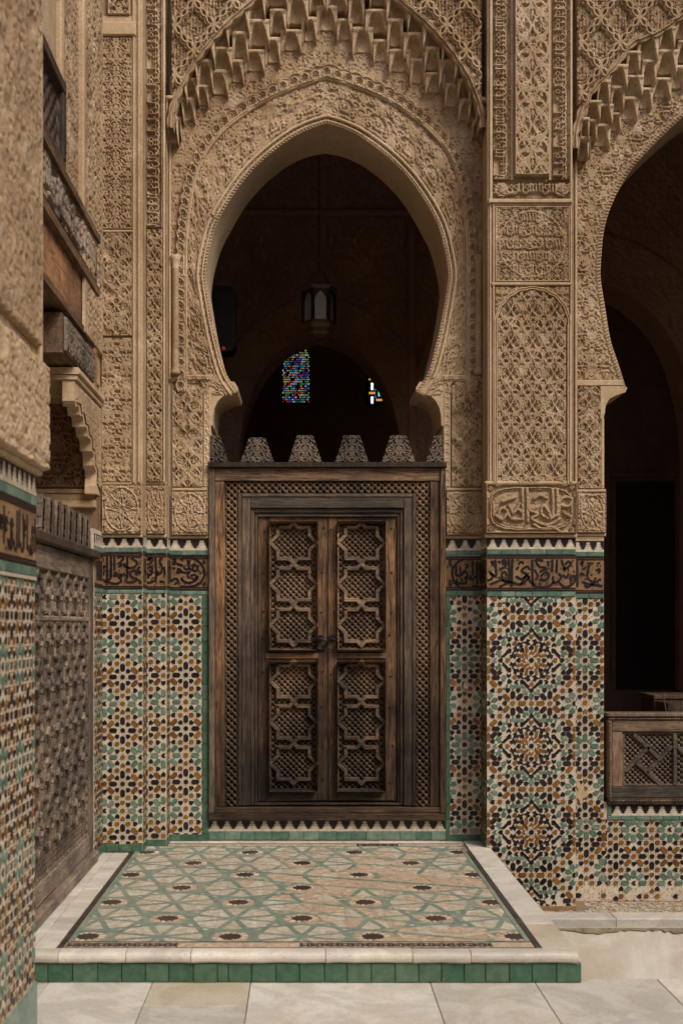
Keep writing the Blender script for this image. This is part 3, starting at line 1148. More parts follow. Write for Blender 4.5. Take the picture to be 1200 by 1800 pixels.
# courtyard floor: bed plus marble slabs
bed = solid('courtyard_floor', -9, -24, ZC - .6, 14, -2.70, ZC - .012, 'mortar', kind='structure')
rows = [(-2.70, -3.42), (-3.42, -4.1), (-4.1, -4.9), (-4.9, -5.7), (-5.7, -6.6), (-6.6, -7.5)]
xcuts = [[-1.9, -1.18, -.70, -.247, .583, 1.068, 1.647, 2.35, 3.1, 3.9]] + [None] * 5
for ri, (ya, yb) in enumerate(rows):
    cuts = xcuts[ri]
    if cuts is None:
        x, cuts = -1.9, [-1.9]
        while x < 3.6:
            x += random.uniform(.55, .95)
            cuts.append(x)
    for i in range(len(cuts) - 1):
        mb = MB()
        fl = Flat(ZC - .012)
        dz = random.uniform(-.002, .0015)
        a, b, v0, v1 = cuts[i] * S0 + .5, cuts[i + 1] * S0 - .5, -ya * S0 + .5, -yb * S0 - .5
        if ri == 0 and i == 2:     # a patched slab of two pieces
            vm = v0 + 97
            MB().box(fl, a, v0, b, vm - .4, 0, .012 + dz, .5).build('slab', 'marble_yellow', bed, label='yellowed slab at the foot of the landing')
            mb.box(fl, a, vm + .4, b, v1, 0, .012, .5)
        else:
            mb.box(fl, a, v0, b, v1, 0, .012 + dz, .5)
        mb.build('slab', 'marble_slab' if random.random() < .8 else 'marble', bed)

# canal between the courtyard and the hall
canal = solid('canal_bed', -3.0, -2.69, -1.35, 14, -.40, -1.15, 'mortar', kind='structure')
solid('canal_water', -3.0, -2.688, -1.148, 14, -.66, -1.02, 'water', kind='structure')
cw = MB()
NX, NZ = 90, 26
xs, zs = np.linspace(1.15, 6, NX), np.linspace(-1.2, ZH - .052, NZ)
XX, ZZ = np.meshgrid(xs, zs)
YY = -.50 - .30 * (ZH - .052 - ZZ) - .014 * vnoise(XX * 100, ZZ * 100, 31, 2)
grid_mesh('canal_wall', XX, YY, ZZ, quad_ids(NZ, NX)[:, ::-1], 'white_plaster', None, kind='structure')

# hall behind the arches
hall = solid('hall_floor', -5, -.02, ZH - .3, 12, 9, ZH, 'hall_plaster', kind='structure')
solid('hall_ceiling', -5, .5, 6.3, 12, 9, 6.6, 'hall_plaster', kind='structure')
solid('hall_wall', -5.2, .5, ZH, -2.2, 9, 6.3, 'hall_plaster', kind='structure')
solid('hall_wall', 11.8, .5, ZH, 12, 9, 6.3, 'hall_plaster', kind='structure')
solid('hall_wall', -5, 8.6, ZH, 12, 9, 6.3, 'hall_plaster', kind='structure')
# the other sides of the courtyard, behind and to the right of the viewer
solid('courtyard_wall', -9, -22.6, ZC, 14, -22, 9.5, 'stucco_pale', kind='structure')
solid('courtyard_wall', 11.4, -22, ZC, 12, 0, 9.5, 'stucco_pale', kind='structure')
solid('courtyard_wall', -9, -22, ZC, -3.4, -.2, 9.5, 'stucco_pale', kind='structure')

# ================================================================== MAIN BAY
W0 = Front(0.0)
bay = thing('arched_bay', 'carved stucco bay around the wooden double door, its great horseshoe arch edged with stalactite cells', 'arch wall', (0.15, 0, 0))
CX = 574
HALF0 = [(156, 688), (176, 657), (190, 610), (201, 560), (211, 500), (212, 478), (207, 445), (195, 400), (173, 358), (140, 312), (101, 274), (60, 244), (30, 229), (0, 219)]
HALF1 = [(247, 690), (247, 640), (247, 560), (247, 480), (246, 425), (240, 365), (229, 312), (209, 266), (178, 230), (146, 205), (112, 182), (62, 159), (0, 139)]
C0 = arch_curve(CX, HALF0, 170)
C0B = offset(C0, 14.0)
C1 = arch_curve(CX, HALF1, 240)
ap = np.abs(C1[:, 0] - CX) / 247
C2 = offset(C1, 24 - 8 * ap)
s_ = np.linspace(0, plen(C1), len(C1))
C1h = resample(C1, 700)
aph = np.abs(C1h[:, 0] - CX) / 247
s7 = np.linspace(0, plen(C1h), 700)
C2L = offset(C1h, 21 - 7 * aph + 4.2 * np.abs(np.sin(math.pi * s7 / 20.5)))


def core(name, m, CF, u0, u1, vtop, foot, depth, parent, mat, front=-.012, CB=None):
    """solid wall with an arched hole: front, soffit and back"""
    mb = MB()
    n = len(CF)
    k = n // 2
    vs, fs = [], []
    for h in (front, -depth):
        b = len(vs)
        C = CF if (h == front or CB is None) else CB
        for u, v in C:
            vs.append(m.p(u, v, h))
        for i, (u, v) in enumerate(C):
            uu = u0 if i < k else (u1 if i > k else C[k][0])
            t = i / k if i <= k else (n - 1 - i) / k
            if t < .6:
                q = (u0 if i < k else u1, v)
            else:
                w = (t - .6) / .4
                q = ((u0 if i < k else u1) * (1 - w) + C[k][0] * w, vtop)
            vs.append(m.p(q[0], q[1] if t >= .6 else min(v, foot), h))
        for i in range(n - 1):
            f = (b + i, b + i + 1, b + n + i + 1, b + n + i)
            fs.append(f if h == front else f[::-1])
    # corner fills
    mb.add(vs, fs)
    return mb.build(name, mat, parent)


HALFK = [(156, 688), (176, 657), (190, 610), (201, 560), (211, 500), (212, 478), (207, 445), (194, 400), (172, 357), (146, 314), (118, 282), (89, 256), (58, 236), (28, 224), (0, 219)]
CK = arch_curve(CX, HALFK, 170)
core('wall_core', W0, C0, 296, 852, -330, 688, .50, bay, 'stucco', CB=CK)
mb = MB()
for a, b in ((296, 852),):
    mb.box(W0, 296, -330, 852, -100, -.5, -.014)
mb.build('upper_wall', 'stucco', bay)
# soffit
sf = [(0, 0), (1, 1)]
n = len(C0)
ys = np.linspace(-.001, .5, 7)
PX, PY, PZ = np.zeros((7, n)), np.zeros((7, n)), np.zeros((7, n))
for j, y in enumerate(ys):
    CJ = C0 * (1 - y / .5) + CK * (y / .5)
    PX[j], PZ[j] = (CJ[:, 0] - 534) * W0.k, EYE + (1100 - CJ[:, 1]) * W0.k
    PY[j] = y
grid_mesh('soffit', PX, PY, PZ, quad_ids(7, n), 'plaster', bay)


def f_bead(s, t, w):
    rope = .009 * np.clip(np.sin(2 * math.pi * (s / 6.0 + t / 8)), -.2, 1) * (t < 5) + .004
    small = .009 * tap(T_KNOT, s * 1.1, t * 1.2)
    edge = .012 * (np.abs(t - 5.6) < .9)
    return np.where(t < 5, rope + .006, np.maximum(small, edge)) + .002


strip('bead_moulding', W0, C0, C0B, f_bead, bay, 'stucco', nu=900, nv=14)


def f_arch(s, t, w):
    g = tap(T_BIG, (s + 3 * vnoise(s, t, 21, 1)) / .8, t / .8 + 4)
    g2 = tap(T_FINE, s, t + 7)
    H = (.014 * g + .006 * g2) * worn(s, t, 2, .6)
    H = np.where(t > w - 2.2, .034, H)
    H = np.where(t < 1.6, .022, H)
    return H + .0012 * vnoise(s, t, 2.1, 4)


strip('archivolt', W0, C0B, C1, f_arch, bay, 'stucco', nu=980, nv=58)


def f_lobes(s, t, w):
    c = (s / 20.5) % 1 - .5
    d = np.hypot(c * 20.5, t - 9.5)
    a = np.arctan2(t - 9.5, c * 20.5)
    ros = .5 + .5 * np.cos(a * 7)
    H = np.where(d < 7, .004 + .017 * (ros > .35) * (d > 1.6), .020)
    H = np.where(np.abs(d - 7.8) < 1.3, .027, H)
    H = np.where(t < 2, .026, H)
    H = np.where(t > w - 4, .018 + .014 * np.sin((t - w + 4) / 4 * math.pi), H)
    return H * worn(s, t, 3, .4) + .001 * vnoise(s, t, 2, 1)


strip('lobed_moulding', W0, C1h, C2L, f_lobes, bay, 'stucco', nu=1150, nv=24, base=.012)

for C_, r_, h_ in ((C0B, .011, .014), (offset(C0, 6), .006, .014), (C1, .012, .020), (offset(C1, 3.5), .007, .026)):
    Q = resample(C_, 260)
    MB().tube([W0.p(u, v, h_) for u, v in Q], r_, 7).build('line_moulding', 'stucco_pale', bay, smooth=True)


# muqarnas guide curves
HALF3 = [(266, 252), (258, 226), (234, 192), (186, 155), (134, 124), (80, 95), (34, 68), (0, 46)]
HALF4 = [(272, 226), (269, 196), (253, 150), (226, 104), (190, 60), (150, 22), (102, -16), (50, -46), (0, -70)]
C3 = arch_curve(CX, HALF3, 110)
C4 = arch_curve(CX, HALF4, 110)
poly4 = [tuple(p) for p in C4]
poly1 = [tuple(p) for p in offset(C1, 7)]
relief('spandrel', W0, 300, -110, 848, 660, hp(T_VINE[2], .0085, CX, 0, 1.2, 2, .35, .7), bay, 'stucco', 1.35,
       mask=lambda u, v: (~inside(u, v, poly1 + [(CX + 247, 900), (CX - 247, 900)])) & inside(u, v, [tuple(p) for p in offset(C4, 4)] + [(852, 240), (852, 900), (296, 900), (296, 240)]), rim=0)

# lozenge-netted panels above the stalactites
WS = Front(-.20)
ps4 = [tuple(p) for p in C4]


def f_sebka(u, v):
    return .062 * np.maximum(tap(T_SEBKA, u - 342 - 34 + .8 * vnoise(u, v, 17, 2), v - 4), .50 * tap(T_FINE, u - 342, v)) + .0015 * vnoise(u, v, 2, 1)


for side, (ua, ub) in (('l', (302, CX)), ('r', (CX, 846))):
    relief('lozenge_panel', WS, ua, -110, ub, 230, f_sebka, bay, 'stucco', 1.2,
           mask=lambda u, v: ~inside(u, v, ps4 + [(CX + 272, 900), (CX - 272, 900)]), rim=0, base=-.03)
lob4 = resample(C4, 620)
s6 = np.linspace(0, plen(lob4), 620)
strip('lobed_rim', WS, offset(lob4, -2 - 3.5 * np.abs(np.sin(math.pi * s6 / 25))), offset(lob4, 7 + 3.0 * np.abs(np.sin(math.pi * s6 / 25))),
      lambda s, t, w: .024 * np.clip(np.sin(math.pi * np.clip(t / w, 0, 1)) + .35 * np.sin(5 * math.pi * t / w), 0, 1.2), bay, 'stucco', nu=620, nv=16)
# underside that ties the rim back to the wall
A4 = offset(C4, -3)
n4 = len(A4)
yy = np.linspace(-.20, .0, 3)
PX = np.array([(A4[:, 0] - 534) * WS.k] * 3)
PZ = np.array([EYE + (1100 - A4[:, 1]) * WS.k] * 3)
PY = np.array([np.full(n4, y) for y in yy])
grid_mesh('rim_underside', PX, PY, PZ, quad_ids(3, n4), 'stucco', bay)


def muq_cell(parent, m, u, v, w, h, D, nd=.095):
    """one stalactite: arched concave niche between two slim hanging edges; v is the top, nd the niche depth"""
    nu_, nv_ = 25, 21
    U = np.linspace(-w / 2, w / 2, nu_)
    t = np.linspace(0, 1, nv_)
    uu, tt = np.meshgrid(U, t)
    q = np.abs(uu) / (w / 2)
    notch = np.clip((.86 - q) / .14, 0, 1)
    vv = tt * h * (1 - .17 * notch)
    a = w * .30
    top = h * .13
    ry = a * 1.25
    cy = top + ry
    low = np.clip((vv - cy) / (h - cy), 0, 1)
    rr = np.where(vv < cy, np.sqrt(np.clip(1 - ((cy - vv) / ry) ** 2, 0, 1)) * a, a + w * .175 * low ** .9)
    x = np.abs(uu) / np.maximum(rr, 1e-3)
    prof = np.sqrt(np.clip(1 - np.minimum(x, 1) ** 2, 0, 1))
    dome = np.clip((vv - top) / ry, 0, 1) ** .5
    H = D - nd * prof ** .7 * (.5 + .5 * dome)
    H = np.where(vv < top, D + .008, H)
    H = H - .020 * tt * (q > .5) - .016 * np.clip(q - .55, 0, 1) * (x > 1)
    X, Y, Z = m.p(u + uu, v + vv, H)
    Y = np.broadcast_to(Y, uu.shape)
    X0, Y0, Z0 = m.p(u + uu, v + vv, np.full(uu.shape, -.004))
    Y0 = np.broadcast_to(Y0, uu.shape)
    vs = [(X[i, j], Y[i, j], Z[i, j]) for i in range(nv_) for j in range(nu_)]
    fs = [(i * nu_ + j, (i + 1) * nu_ + j, (i + 1) * nu_ + j + 1, i * nu_ + j + 1) for i in range(nv_ - 1) for j in range(nu_ - 1)]
    ring = [(0, j) for j in range(nu_)] + [(i, nu_ - 1) for i in range(1, nv_)] + [(nv_ - 1, j) for j in range(nu_ - 2, -1, -1)] + [(i, 0) for i in range(nv_ - 2, 0, -1)]
    b = len(vs)
    vs += [(X0[i, j], Y0[i, j], Z0[i, j]) for i, j in ring]
    k = len(ring)
    for q_ in range(k):
        (i, j), (i2, j2) = ring[q_], ring[(q_ + 1) % k]
        fs.append((i * nu_ + j, i2 * nu_ + j2, b + (q_ + 1) % k, b + q_))
    o = MB().add(vs, fs).build('stalactite_cell', 'stucco_pale', parent)
    o.data.polygons.foreach_set('use_smooth', [True] * ((nv_ - 1) * (nu_ - 1)) + [False] * k)
    return o


def muqarnas(parent, m, Ca, Cb, tiers, size, u_lim=(0, 1e9)):
    for ti, (fr, D, w, h) in enumerate(tiers):
        G = Ca * (1 - fr) + Cb * fr
        # even steps along the mixed measure: cells stay upright, so steep flanks need fewer of them
        n_ = int((plen(G) * .55 + abs(G[-1, 0] - G[0, 0]) * .45) / (w * size))
        Gs = resample(G, 2 * n_ + 1)
        for i in range(n_):
            u, v = Gs[2 * i + 1] if ti % 2 == 0 else Gs[2 * i]
            if not u_lim[0] < u < u_lim[1]:
                continue
            j = 1 + .14 * math.sin(i * 2.4 + ti)
            k_ = min(2 * i + 2, 2 * n_) if ti % 2 == 0 else min(2 * i + 1, 2 * n_)
            d_ = Gs[k_] - Gs[max(k_ - 2, 0)]
            fl_ = abs(d_[0]) / max(np.linalg.norm(d_), 1e-6)
            ww = w * (.42 + .58 * min(1, fl_ * 1.15))
            muq_cell(parent, m, u, v - h * .45 * j, ww * (1.0 + .30 * ((i + ti) % 2 - .5)), h * j * (.8 + .2 * fl_), D, min(.095, D * .8))


muqarnas(bay, W0, resample(C3, 219), resample(C4, 219), [(.05, .085, 32, 39), (.37, .145, 33, 41), (.71, .205, 34, 43)], 1.0)

# side mouldings and colonnettes of the bay
mb = MB()
for u0, u1, h in ((286.5, 290, .015), (290, 295, .035), (295, 298, .02), (298, 301.5, .03)):
    mb.box(W0, u0, -330, u1, 668, -.02, h, .6)
mb.build('edge_moulding', 'stucco_pale', bay)
mb = MB()
for u0, u1, h in ((846.5, 849.5, .02), (849.5, 853, .04)):
    mb.box(W0, u0, -330, u1, 668, -.02, h, .6)
mb.build('edge_moulding', 'stucco_pale', bay)
for cu, vt in ((309.5, 452), (839.5, 452)):
    x, y, z = W0.p(cu, 0, .03)
    z0, z1 = EYE + (1100 - 660) * W0.k, EYE + (1100 - vt) * W0.k
    Hc = z1 - z0
    c = MB().lathe((x, -.028, z0), [(.034, 0), (.034, .02), (.026, .035), (.024, .05), (.024, Hc - .10), (.028, Hc - .09), (.024, Hc - .08), (.032, Hc - .03), (.038, Hc)], 14)
    c.build('colonnette', 'stucco', bay, smooth=True)
for u0, u1 in ((316, 325), (823, 832)):
    relief('lattice_strip', W0, u0, 430, u1, 660, hp(T_KNOT, .014, u0, 0, .3, 1, .3, .6), bay, 'stucco', .9, rim=.9, base=.006)
# ledge, jamb panels and blocks
for s in (-1, 1):
    X = lambda u: u if s < 0 else 2 * CX + 1 - u
    e0, e1 = sorted((X(300), X(372)))
    MB().box(W0, e0, 660, e1, 671, -.02, .022, 1).build('ledge', 'stucco_pale', bay)
    relief('ledge_carving', W0, e0 + 1, 661.5, e1 - 1, 669.5, lambda u, v: .0245 + .007 * tap(T_KNOT, u, v * 1.3), bay, 'stucco', .9, rim=0)
    e0, e1 = sorted((X(303), X(357)))
    relief('jamb_panel', W0, e0, 673, e1, 857, hp(T_OGIVE_B, .020, (e0 + e1) / 2, 690, .8, 3 + s, .6 if s < 0 else .95), bay, 'stucco', 1.1, rim=1.4)
    e0, e1 = sorted((X(357.5), X(371)))
    relief('jamb_edge', W0, e0, 671.5, e1, 857, lambda u, v: .010 + .006 * tap(T_KNOT, u, v), bay, 'stucco_pale', 1.2, rim=2.5)
    e0, e1 = sorted((X(303), X(366)))
    MB().box(W0, e0, 857.5, e1, 862.5, -.02, .02, .8).build('cornice', 'stucco_pale', bay)
    w_ = e1 - e0
    T = t_rosette(w_ - 4, 74)
    relief('rosette_block', W0, e0, 863, e1, 941, lambda u, v, a=e0, T=T: .024 + .022 * tap(T, u - a - 2, v - 865), bay, 'stucco', .9, rim=1.6)
    MB().box(W0, e0 - 1, 941.3, e1 + 1, 946.5, -.02, .018, .8).build('cornice', 'stucco_pale', bay)
    # corbel carrying the arch
    P = [(366, 671.5), (412, 671.5), (419, 683), (417, 690), (404, 692), (392, 697), (383, 706), (377, 718), (374.5, 732), (374, 748), (366, 750)]
    P = [(X(a), b) for a, b in P]
    MB().prism(W0, P, -.5, .012).build('corbel', 'stucco_pale', bay)
    # jamb below
    e0, e1 = sorted((X(296 if s < 0 else 298), X(369)))
    MB().box(W0, e0, 668, e1, 1492, -.5, -.002).build('jamb_core', 'grout', bay)

# tile dado of the bay
sets = []
grout_l = (297, 1045, 355.5, 1466)
sets.append(zellij(bay, W0, [(pieces(PAT_A, 327, 1092.5, grout_l), grout_l)]))
grout_r = (791, 1047, 848, 1466)
sets.append(zellij(bay, W0, [(pieces(PAT_B, 816, 1158, grout_r), grout_r)]))
lay(bay, sets)
for (u0, u1, gu0, gu1) in ((297, 366.5, 356, 366.5), (783, 851, 783, 790.5)):
    merlon_row(bay, W0, u0, u1, 948, 968, 20)
    tile_row(bay, W0, u0, u1, 968.4, 975.5, 24, 'green_glaze', 0, .006)
    tile_row(bay, W0, u0, u1, 1038.5, 1045.5 if u0 < 500 else 1047, 24, 'green_glaze', 0, .006)
    tile_row(bay, W0, gu0, gu1, 1046.2 if u0 < 500 else 1047.5, 1466, 27, 'deep_green_glaze', 0, .007, vertical=True)
    tile_row(bay, W0, u0, u1, 1466.5, 1478.5, 26, 'deep_green_glaze', 0, .009)
LB3 = zpts([[(790, 250), (795, 470)], [(870, 350), (895, 345), (905, 370), (880, 380), (870, 352)], [(905, 370), (960, 382), (1005, 370)], [(930, 320), (960, 350), (985, 330), (985, 285)],
            [(1040, 320), (1012, 350), (985, 330)], [(1010, 320), (1040, 300), (1075, 330), (1050, 365), (1015, 350)], [(1005, 420), (1030, 400), (1060, 420), (1040, 450), (1010, 430)],
            [(905, 430), (940, 470), (1000, 482), (1060, 450), (1080, 410)], [(900, 250), (960, 230), (1030, 240), (1090, 275), (1130, 330), (1142, 385), (1130, 440), (1090, 490), (1030, 515), (960, 525), (900, 515)],
            [(820, 250), (850, 240), (845, 290), (815, 285)], [(860, 290), (890, 300), (930, 310)], [(800, 470), (850, 440), (880, 470), (840, 495)], [(820, 330), (850, 340)],
            [(1130, 250), (1150, 290)], [(1130, 520), (1150, 470)], [(970, 250), (985, 285), (1000, 250)], [(985, 380), (975, 415), (1000, 440)]], 5.714, 160, 940)
callig(bay, W0, 297, 366.5, 976.5, 1038, LB3, 3.9, 40, 4)
RBa = zpts([[(85, 220), (88, 300)], [(205, 190), (210, 300)], [(235, 200), (240, 370)], [(85, 300), (130, 290), (150, 260), (170, 300), (150, 312)], [(80, 345), (110, 355), (160, 350), (150, 305)],
            [(190, 290), (200, 330), (230, 300)], [(200, 370), (270, 382)], [(150, 175), (105, 195), (70, 235), (58, 285), (75, 340), (105, 375), (150, 395)], [(50, 170), (40, 210), (60, 230)], [(45, 390), (40, 350), (60, 330)],
            [(115, 235), (120, 285)], [(150, 210), (175, 230), (150, 245)], [(260, 200), (262, 330), (285, 350)], [(90, 320), (95, 350)], [(130, 345), (130, 320)]], 4.138, 780, 940)
callig(bay, W0, 783, 851, 978, 1038, RBa, 3.9, 34, 5)
# sill strip under the door frame
merlon_row(bay, W0, 366.8, 782.8, 1441, 1461.5, 21.6)
tile_row(bay, W0, 366.8, 782.8, 1462, 1476, 27, 'green_glaze', 0, .008)
MB().box(W0, 366, 1438, 783, 1500, -.5, -.001).build('sill_core', 'grout', bay)
# small pale fitting among the tiles
fit = thing('wall_fitting', 'small pale arched fitting stuck on the narrow tile strip right of the door', 'wall fitting', W0.p(817.5, 1210, .004))
MB().prism(W0, [(813.5, 1210.5), (813.5, 1203)] + [(817.5 + 4 * math.cos(a), 1203 - 4 * math.sin(a)) for a in np.linspace(math.pi, 0, 9)] + [(821.5, 1210.5)], .004, .016).build('cover', 'pale_plastic', fit)
MB().prism(W0, [(815, 1209), (815, 1203.5)] + [(817.5 + 2.5 * math.cos(a), 1203.5 - 2.5 * math.sin(a)) for a in np.linspace(math.pi, 0, 9)] + [(820, 1209)], .016, .021).build('lens', 'white_glaze', fit)

class SideL(Side):
    """a wall facing -X at X; u = -Y*251"""

    def p(self, u, v, h):
        return (self.X - h, -u / S0, EYE + (1100 - v) / S0)

    def mat(self, u, v, a, h=0.0):
        c, s = math.cos(a), math.sin(a)
        x, y, z = self.p(u, v, h)
        return Matrix(((0, 0, -1, x), (-c, s, 0, y), (s, c, 0, z), (0, 0, 0, 1)))


def dado_return(parent, m, u0, u1, top, foot, pat, cu, cv, seed):
    """the tiled side of a step in the wall; v measured at the door wall's scale"""
    merlon_row(parent, m, u0, u1, top, top + 19, 20)
    tile_row(parent, m, u0, u1, top + 19.4, top + 26.5, 40, 'green_glaze', 0, .006)
    rs = random.Random(seed)
    st = []
    u = u0 + 7
    while u < u1 - 6:
        st.append([(u, top + 38), (u + rs.uniform(-2, 2), top + 70), (u - 5, top + 78)])
        st.append([tuple(p) for p in arc(u + 4, top + 58, 5, 0, 250, 8)])
        u += rs.uniform(9, 13)
    callig(parent, m, u0, u1, top + 27, top + 88.5, st, 2.5, int((u1 - u0) / 3), seed)
    tile_row(parent, m, u0, u1, top + 89, top + 96, 40, 'green_glaze', 0, .006)
    r = (u0, top + 97, u1, foot - 13)
    out = zellij(parent, m, [(pieces(pat, cu, cv, r), r)])
    tile_row(parent, m, u0, u1, foot - 12.5, foot, 40, 'deep_green_glaze', 0, .009)
    return out


# ================================================================== CORNER PILASTER (left of the bay)
pil = thing('corner_pilaster', 'stepped stucco pilaster over zellij tiles in the corner left of the wooden door', 'pilaster', (-1.2, -.3, 0))
P1, P2 = Front(-.38), Front(-.19)
MB().box(P1, 168, -330, 251, 850, -.5, -.003).build('pilaster_core', 'stucco', pil)
MB().box(P2, 250, -330, 291, 850, -.3, -.003).build('pilaster_core', 'stucco', pil)
MB().box(P1, 166, 850, 251, 945, -.5, -.002).build('block_core', 'stucco', pil)
MB().box(P2, 250, 850, 293, 946, -.3, -.002).build('block_core', 'stucco', pil)
MB().box(P1, 166, 945.2, 251, 1500, -.5, -.002).build('dado_core', 'grout', pil)
MB().box(P2, 250, 946.2, 293, 1495, -.3, -.002).build('dado_core', 'grout', pil)
relief('vine_panel', P1, 176, 68, 233, 405, hp(T_VINE[0], .016, 204.5, 30, 1.0, 1, .35, .8), pil, 'stucco', 1.15, rim=2)
relief('lobed_panel', P1, 177, 410, 233, 592, hp(T_OGIVE_B, .017, 205, 420, 1.0, 3, .6), pil, 'stucco', 1.15, rim=2)
relief('vine_panel', P1, 179, 594, 233, 848, hp(T_VINE[1], .013, 206, 594, 1.0, 4, .5, .75), pil, 'stucco', 1.15, rim=1.5)
MB().box(P1, 171, 42, 240, 66, -.02, .035, 2).box(P1, 174, 30, 238, 42, -.02, .015, 1).build('plain_cap', 'stucco_pale', pil)
MB().box(P1, 175, 405.6, 234, 409.5, -.02, .02, .8).build('cornice', 'stucco_pale', pil)
relief('niche_carving', P1, 190, -90, 230, 29, hp(T_VINE[1], .022, 210, -10, .8, 2, .2, .8), pil, 'stucco', 1.2, rim=2.5)
mb = MB()
for u0, u1, h in ((167, 172, .012), (172, 175.5, .022), (234, 238, .022), (238, 243, .012), (243, 247, .026), (247, 250.6, .014)):
    mb.box(P1, u0, -330, u1, 849, -.02, h, .7)
mb.build('edge_moulding', 'stucco_pale', pil)
mb = MB()
for u0, u1, h in ((251, 254.5, .012), (254.5, 257.5, .026), (287, 291, .02)):
    mb.box(P2, u0, -330, u1, 849, -.02, h, .7)
mb.build('edge_moulding', 'stucco_pale', pil)
relief('script_band', P2, 258, -110, 286.5, 402, hp(T_SCR[0], .024, 258, 0, .5, 2, .1), pil, 'stucco', 1.0, rim=1.2)
relief('interlace_band', P2, 258, 404, 286.5, 848, hp(T_OGIVE, .018, 272, 430, .7, 5, .3, .75), pil, 'stucco', 1.1, rim=1.4)
for m, a, b in ((P1, 181, 250), (P2, 256, 292)):
    T = t_rosette(b - a - 4, 84, 8 if b - a > 50 else 6)
    relief('rosette_block', m, a, 852, b, 939, lambda u, v, a=a, T=T: .022 + .022 * tap(T, u - a - 2, v - 853.5), pil, 'stucco', .9, rim=1.7)
    MB().box(m, a - 3, 939.4, b + 1, 945, -.02, .02, .9).build('cornice', 'stucco_pale', pil)
    MB().box(m, a - 3, 847.5, b + 1, 851.6, -.02, .012, .9).build('cornice', 'stucco_pale', pil)
sets = []
r1, r2 = (166.5, 1043, 250.5, 1483), (254.5, 1043, 292.5, 1475)
sets.append(zellij(pil, P1, [(pieces(PAT_A, 216, 1096, r1), r1)]))
sets.append(zellij(pil, P2, [(pieces(PAT_A, 256, 1093, r2), r2)]))
RS = Side(P1.p(251, 0, 0)[0] + .0005)
sets.append(dado_return(pil, RS, -94.5, -48.5, 948, 1478, PAT_A, -72, 1093, 21))
RS2 = Side(P2.p(293, 0, 0)[0] + .0005)
sets.append(dado_return(pil, RS2, -47, -.8, 948, 1478, PAT_A, -24, 1093, 22))
lay(pil, sets)
for m, a, b, q in ((P1, 166, 251, 0), (P2, 251.5, 293, 2)):
    merlon_row(pil, m, a, b, 945.3 + q, 963 + q, 19.5)
    tile_row(pil, m, a, b, 963.4 + q, 970.5 + q, 24, 'green_glaze', 0, .006)
    tile_row(pil, m, a, b, 1036.5 + q * .4, 1042.6, 24, 'green_glaze', 0, .006)
    tile_row(pil, m, a, b, 1483.5 - 4 * q, 1497 - 4 * q, 24, 'deep_green_glaze', 0, .010)
LB1 = zpts([[(165, 215), (165, 480)], [(205, 215), (203, 420), (180, 445)], [(240, 215), (240, 360)], [(368, 215), (368, 445)], [(100, 300), (130, 330), (142, 305), (120, 335), (95, 330)],
            [(90, 370), (120, 372), (132, 395), (100, 412)], [(88, 440), (130, 455), (165, 480)], [(270, 230), (310, 215), (330, 240), (300, 268)], [(275, 292), (300, 280), (305, 310), (275, 318)],
            [(505, 225), (440, 218), (410, 232), (440, 255), (470, 282), (440, 322), (390, 332), (338, 312), (330, 285)], [(230, 400), (250, 378), (264, 405), (238, 412), (230, 400)],
            [(264, 405), (290, 430), (308, 468), (250, 492), (190, 478), (178, 455)], [(285, 400), (312, 400), (302, 432)], [(500, 320), (470, 345), (500, 378), (480, 388)],
            [(470, 380), (430, 360), (395, 390), (420, 430), (470, 442), (440, 470), (380, 478), (340, 452)], [(480, 450), (505, 480)], [(110, 255), (125, 240), (120, 275)], [(330, 380), (350, 420)]], 5.714, 160, 940)
callig(pil, P1, 166, 251, 971.5, 1036, LB1, 3.9, 52, 2)
LB2 = zpts([[(612, 230), (572, 250), (560, 240)], [(575, 255), (600, 226), (622, 255), (590, 292), (540, 302)], [(570, 342), (600, 320), (622, 350), (580, 362)], [(618, 360), (606, 400), (560, 397)],
            [(650, 225), (656, 430), (622, 470), (545, 482), (530, 465)], [(722, 235), (692, 250), (702, 290), (716, 332), (702, 380), (670, 402), (680, 360)], [(545, 420), (590, 430)], [(690, 470), (740, 470)], [(735, 320), (745, 400)]], 5.714, 160, 940)
callig(pil, P2, 251.5, 293, 973.5, 1036.8, LB2, 3.9, 22, 3)

# ================================================================== RIGHT PIER
pier = thing('tiled_pier', 'broad stucco and zellij pier right of the wooden door with a carved script cartouche', 'pier', (1.55, -.2, ZH))
R1 = Front(-.26)
MB().box(R1, 856, -330, 1004.5, 850, -.5, -.003).build('pier_core', 'stucco', pier)
MB().box(R1, 855.5, 850, 1011, 946, -.4, -.002).build('block_core', 'stucco', pier)
MB().box(R1, 855.5, 946.2, 1011, 1602, -.4, -.002).build('dado_core', 'grout', pier)
mb = MB()
for u0, u1, h in ((856, 859, .006), (859, 862, .018), (862, 865, .008), (865, 868, .022), (1000.3, 1004, .02)):
    mb.box(R1, u0, 360, u1, 850, -.02, h, .6)
for u0, u1, h in ((855.5, 859, .012), (859, 864, .028), (1000.3, 1004, .022)):
    mb.box(R1, u0, -330, u1, 359, -.02, h, .7)
mb.build('edge_moulding', 'stucco_pale', pier)
relief('script_band', R1, 864.5, -110, 896, 352 - 34, hp(T_SCR[1], .020, 866, 0, .6, 1, .25), pier, 'stucco', 1.0, rim=1.2)
relief('script_band', R1, 969, -110, 1000, 352 - 34, hp(T_SCR[0], .021, 970, 77, .6, 3, .2), pier, 'stucco', 1.0, rim=1.2)
relief('palmette_panel', R1, 902, -110, 963, 312, hp(T_OGIVE, .017, 932.5, 8, 1.2, 2, .3, 1.55), pier, 'stucco', 1.05, rim=2.6, base=.030)
mb = MB()
mb.box(R1, 896.4, -330, 901.6, 318, -.02, .012, .6).box(R1, 963.4, -330, 968.6, 318, -.02, .012, .6)
mb.build('edge_moulding', 'stucco_pale', pier)
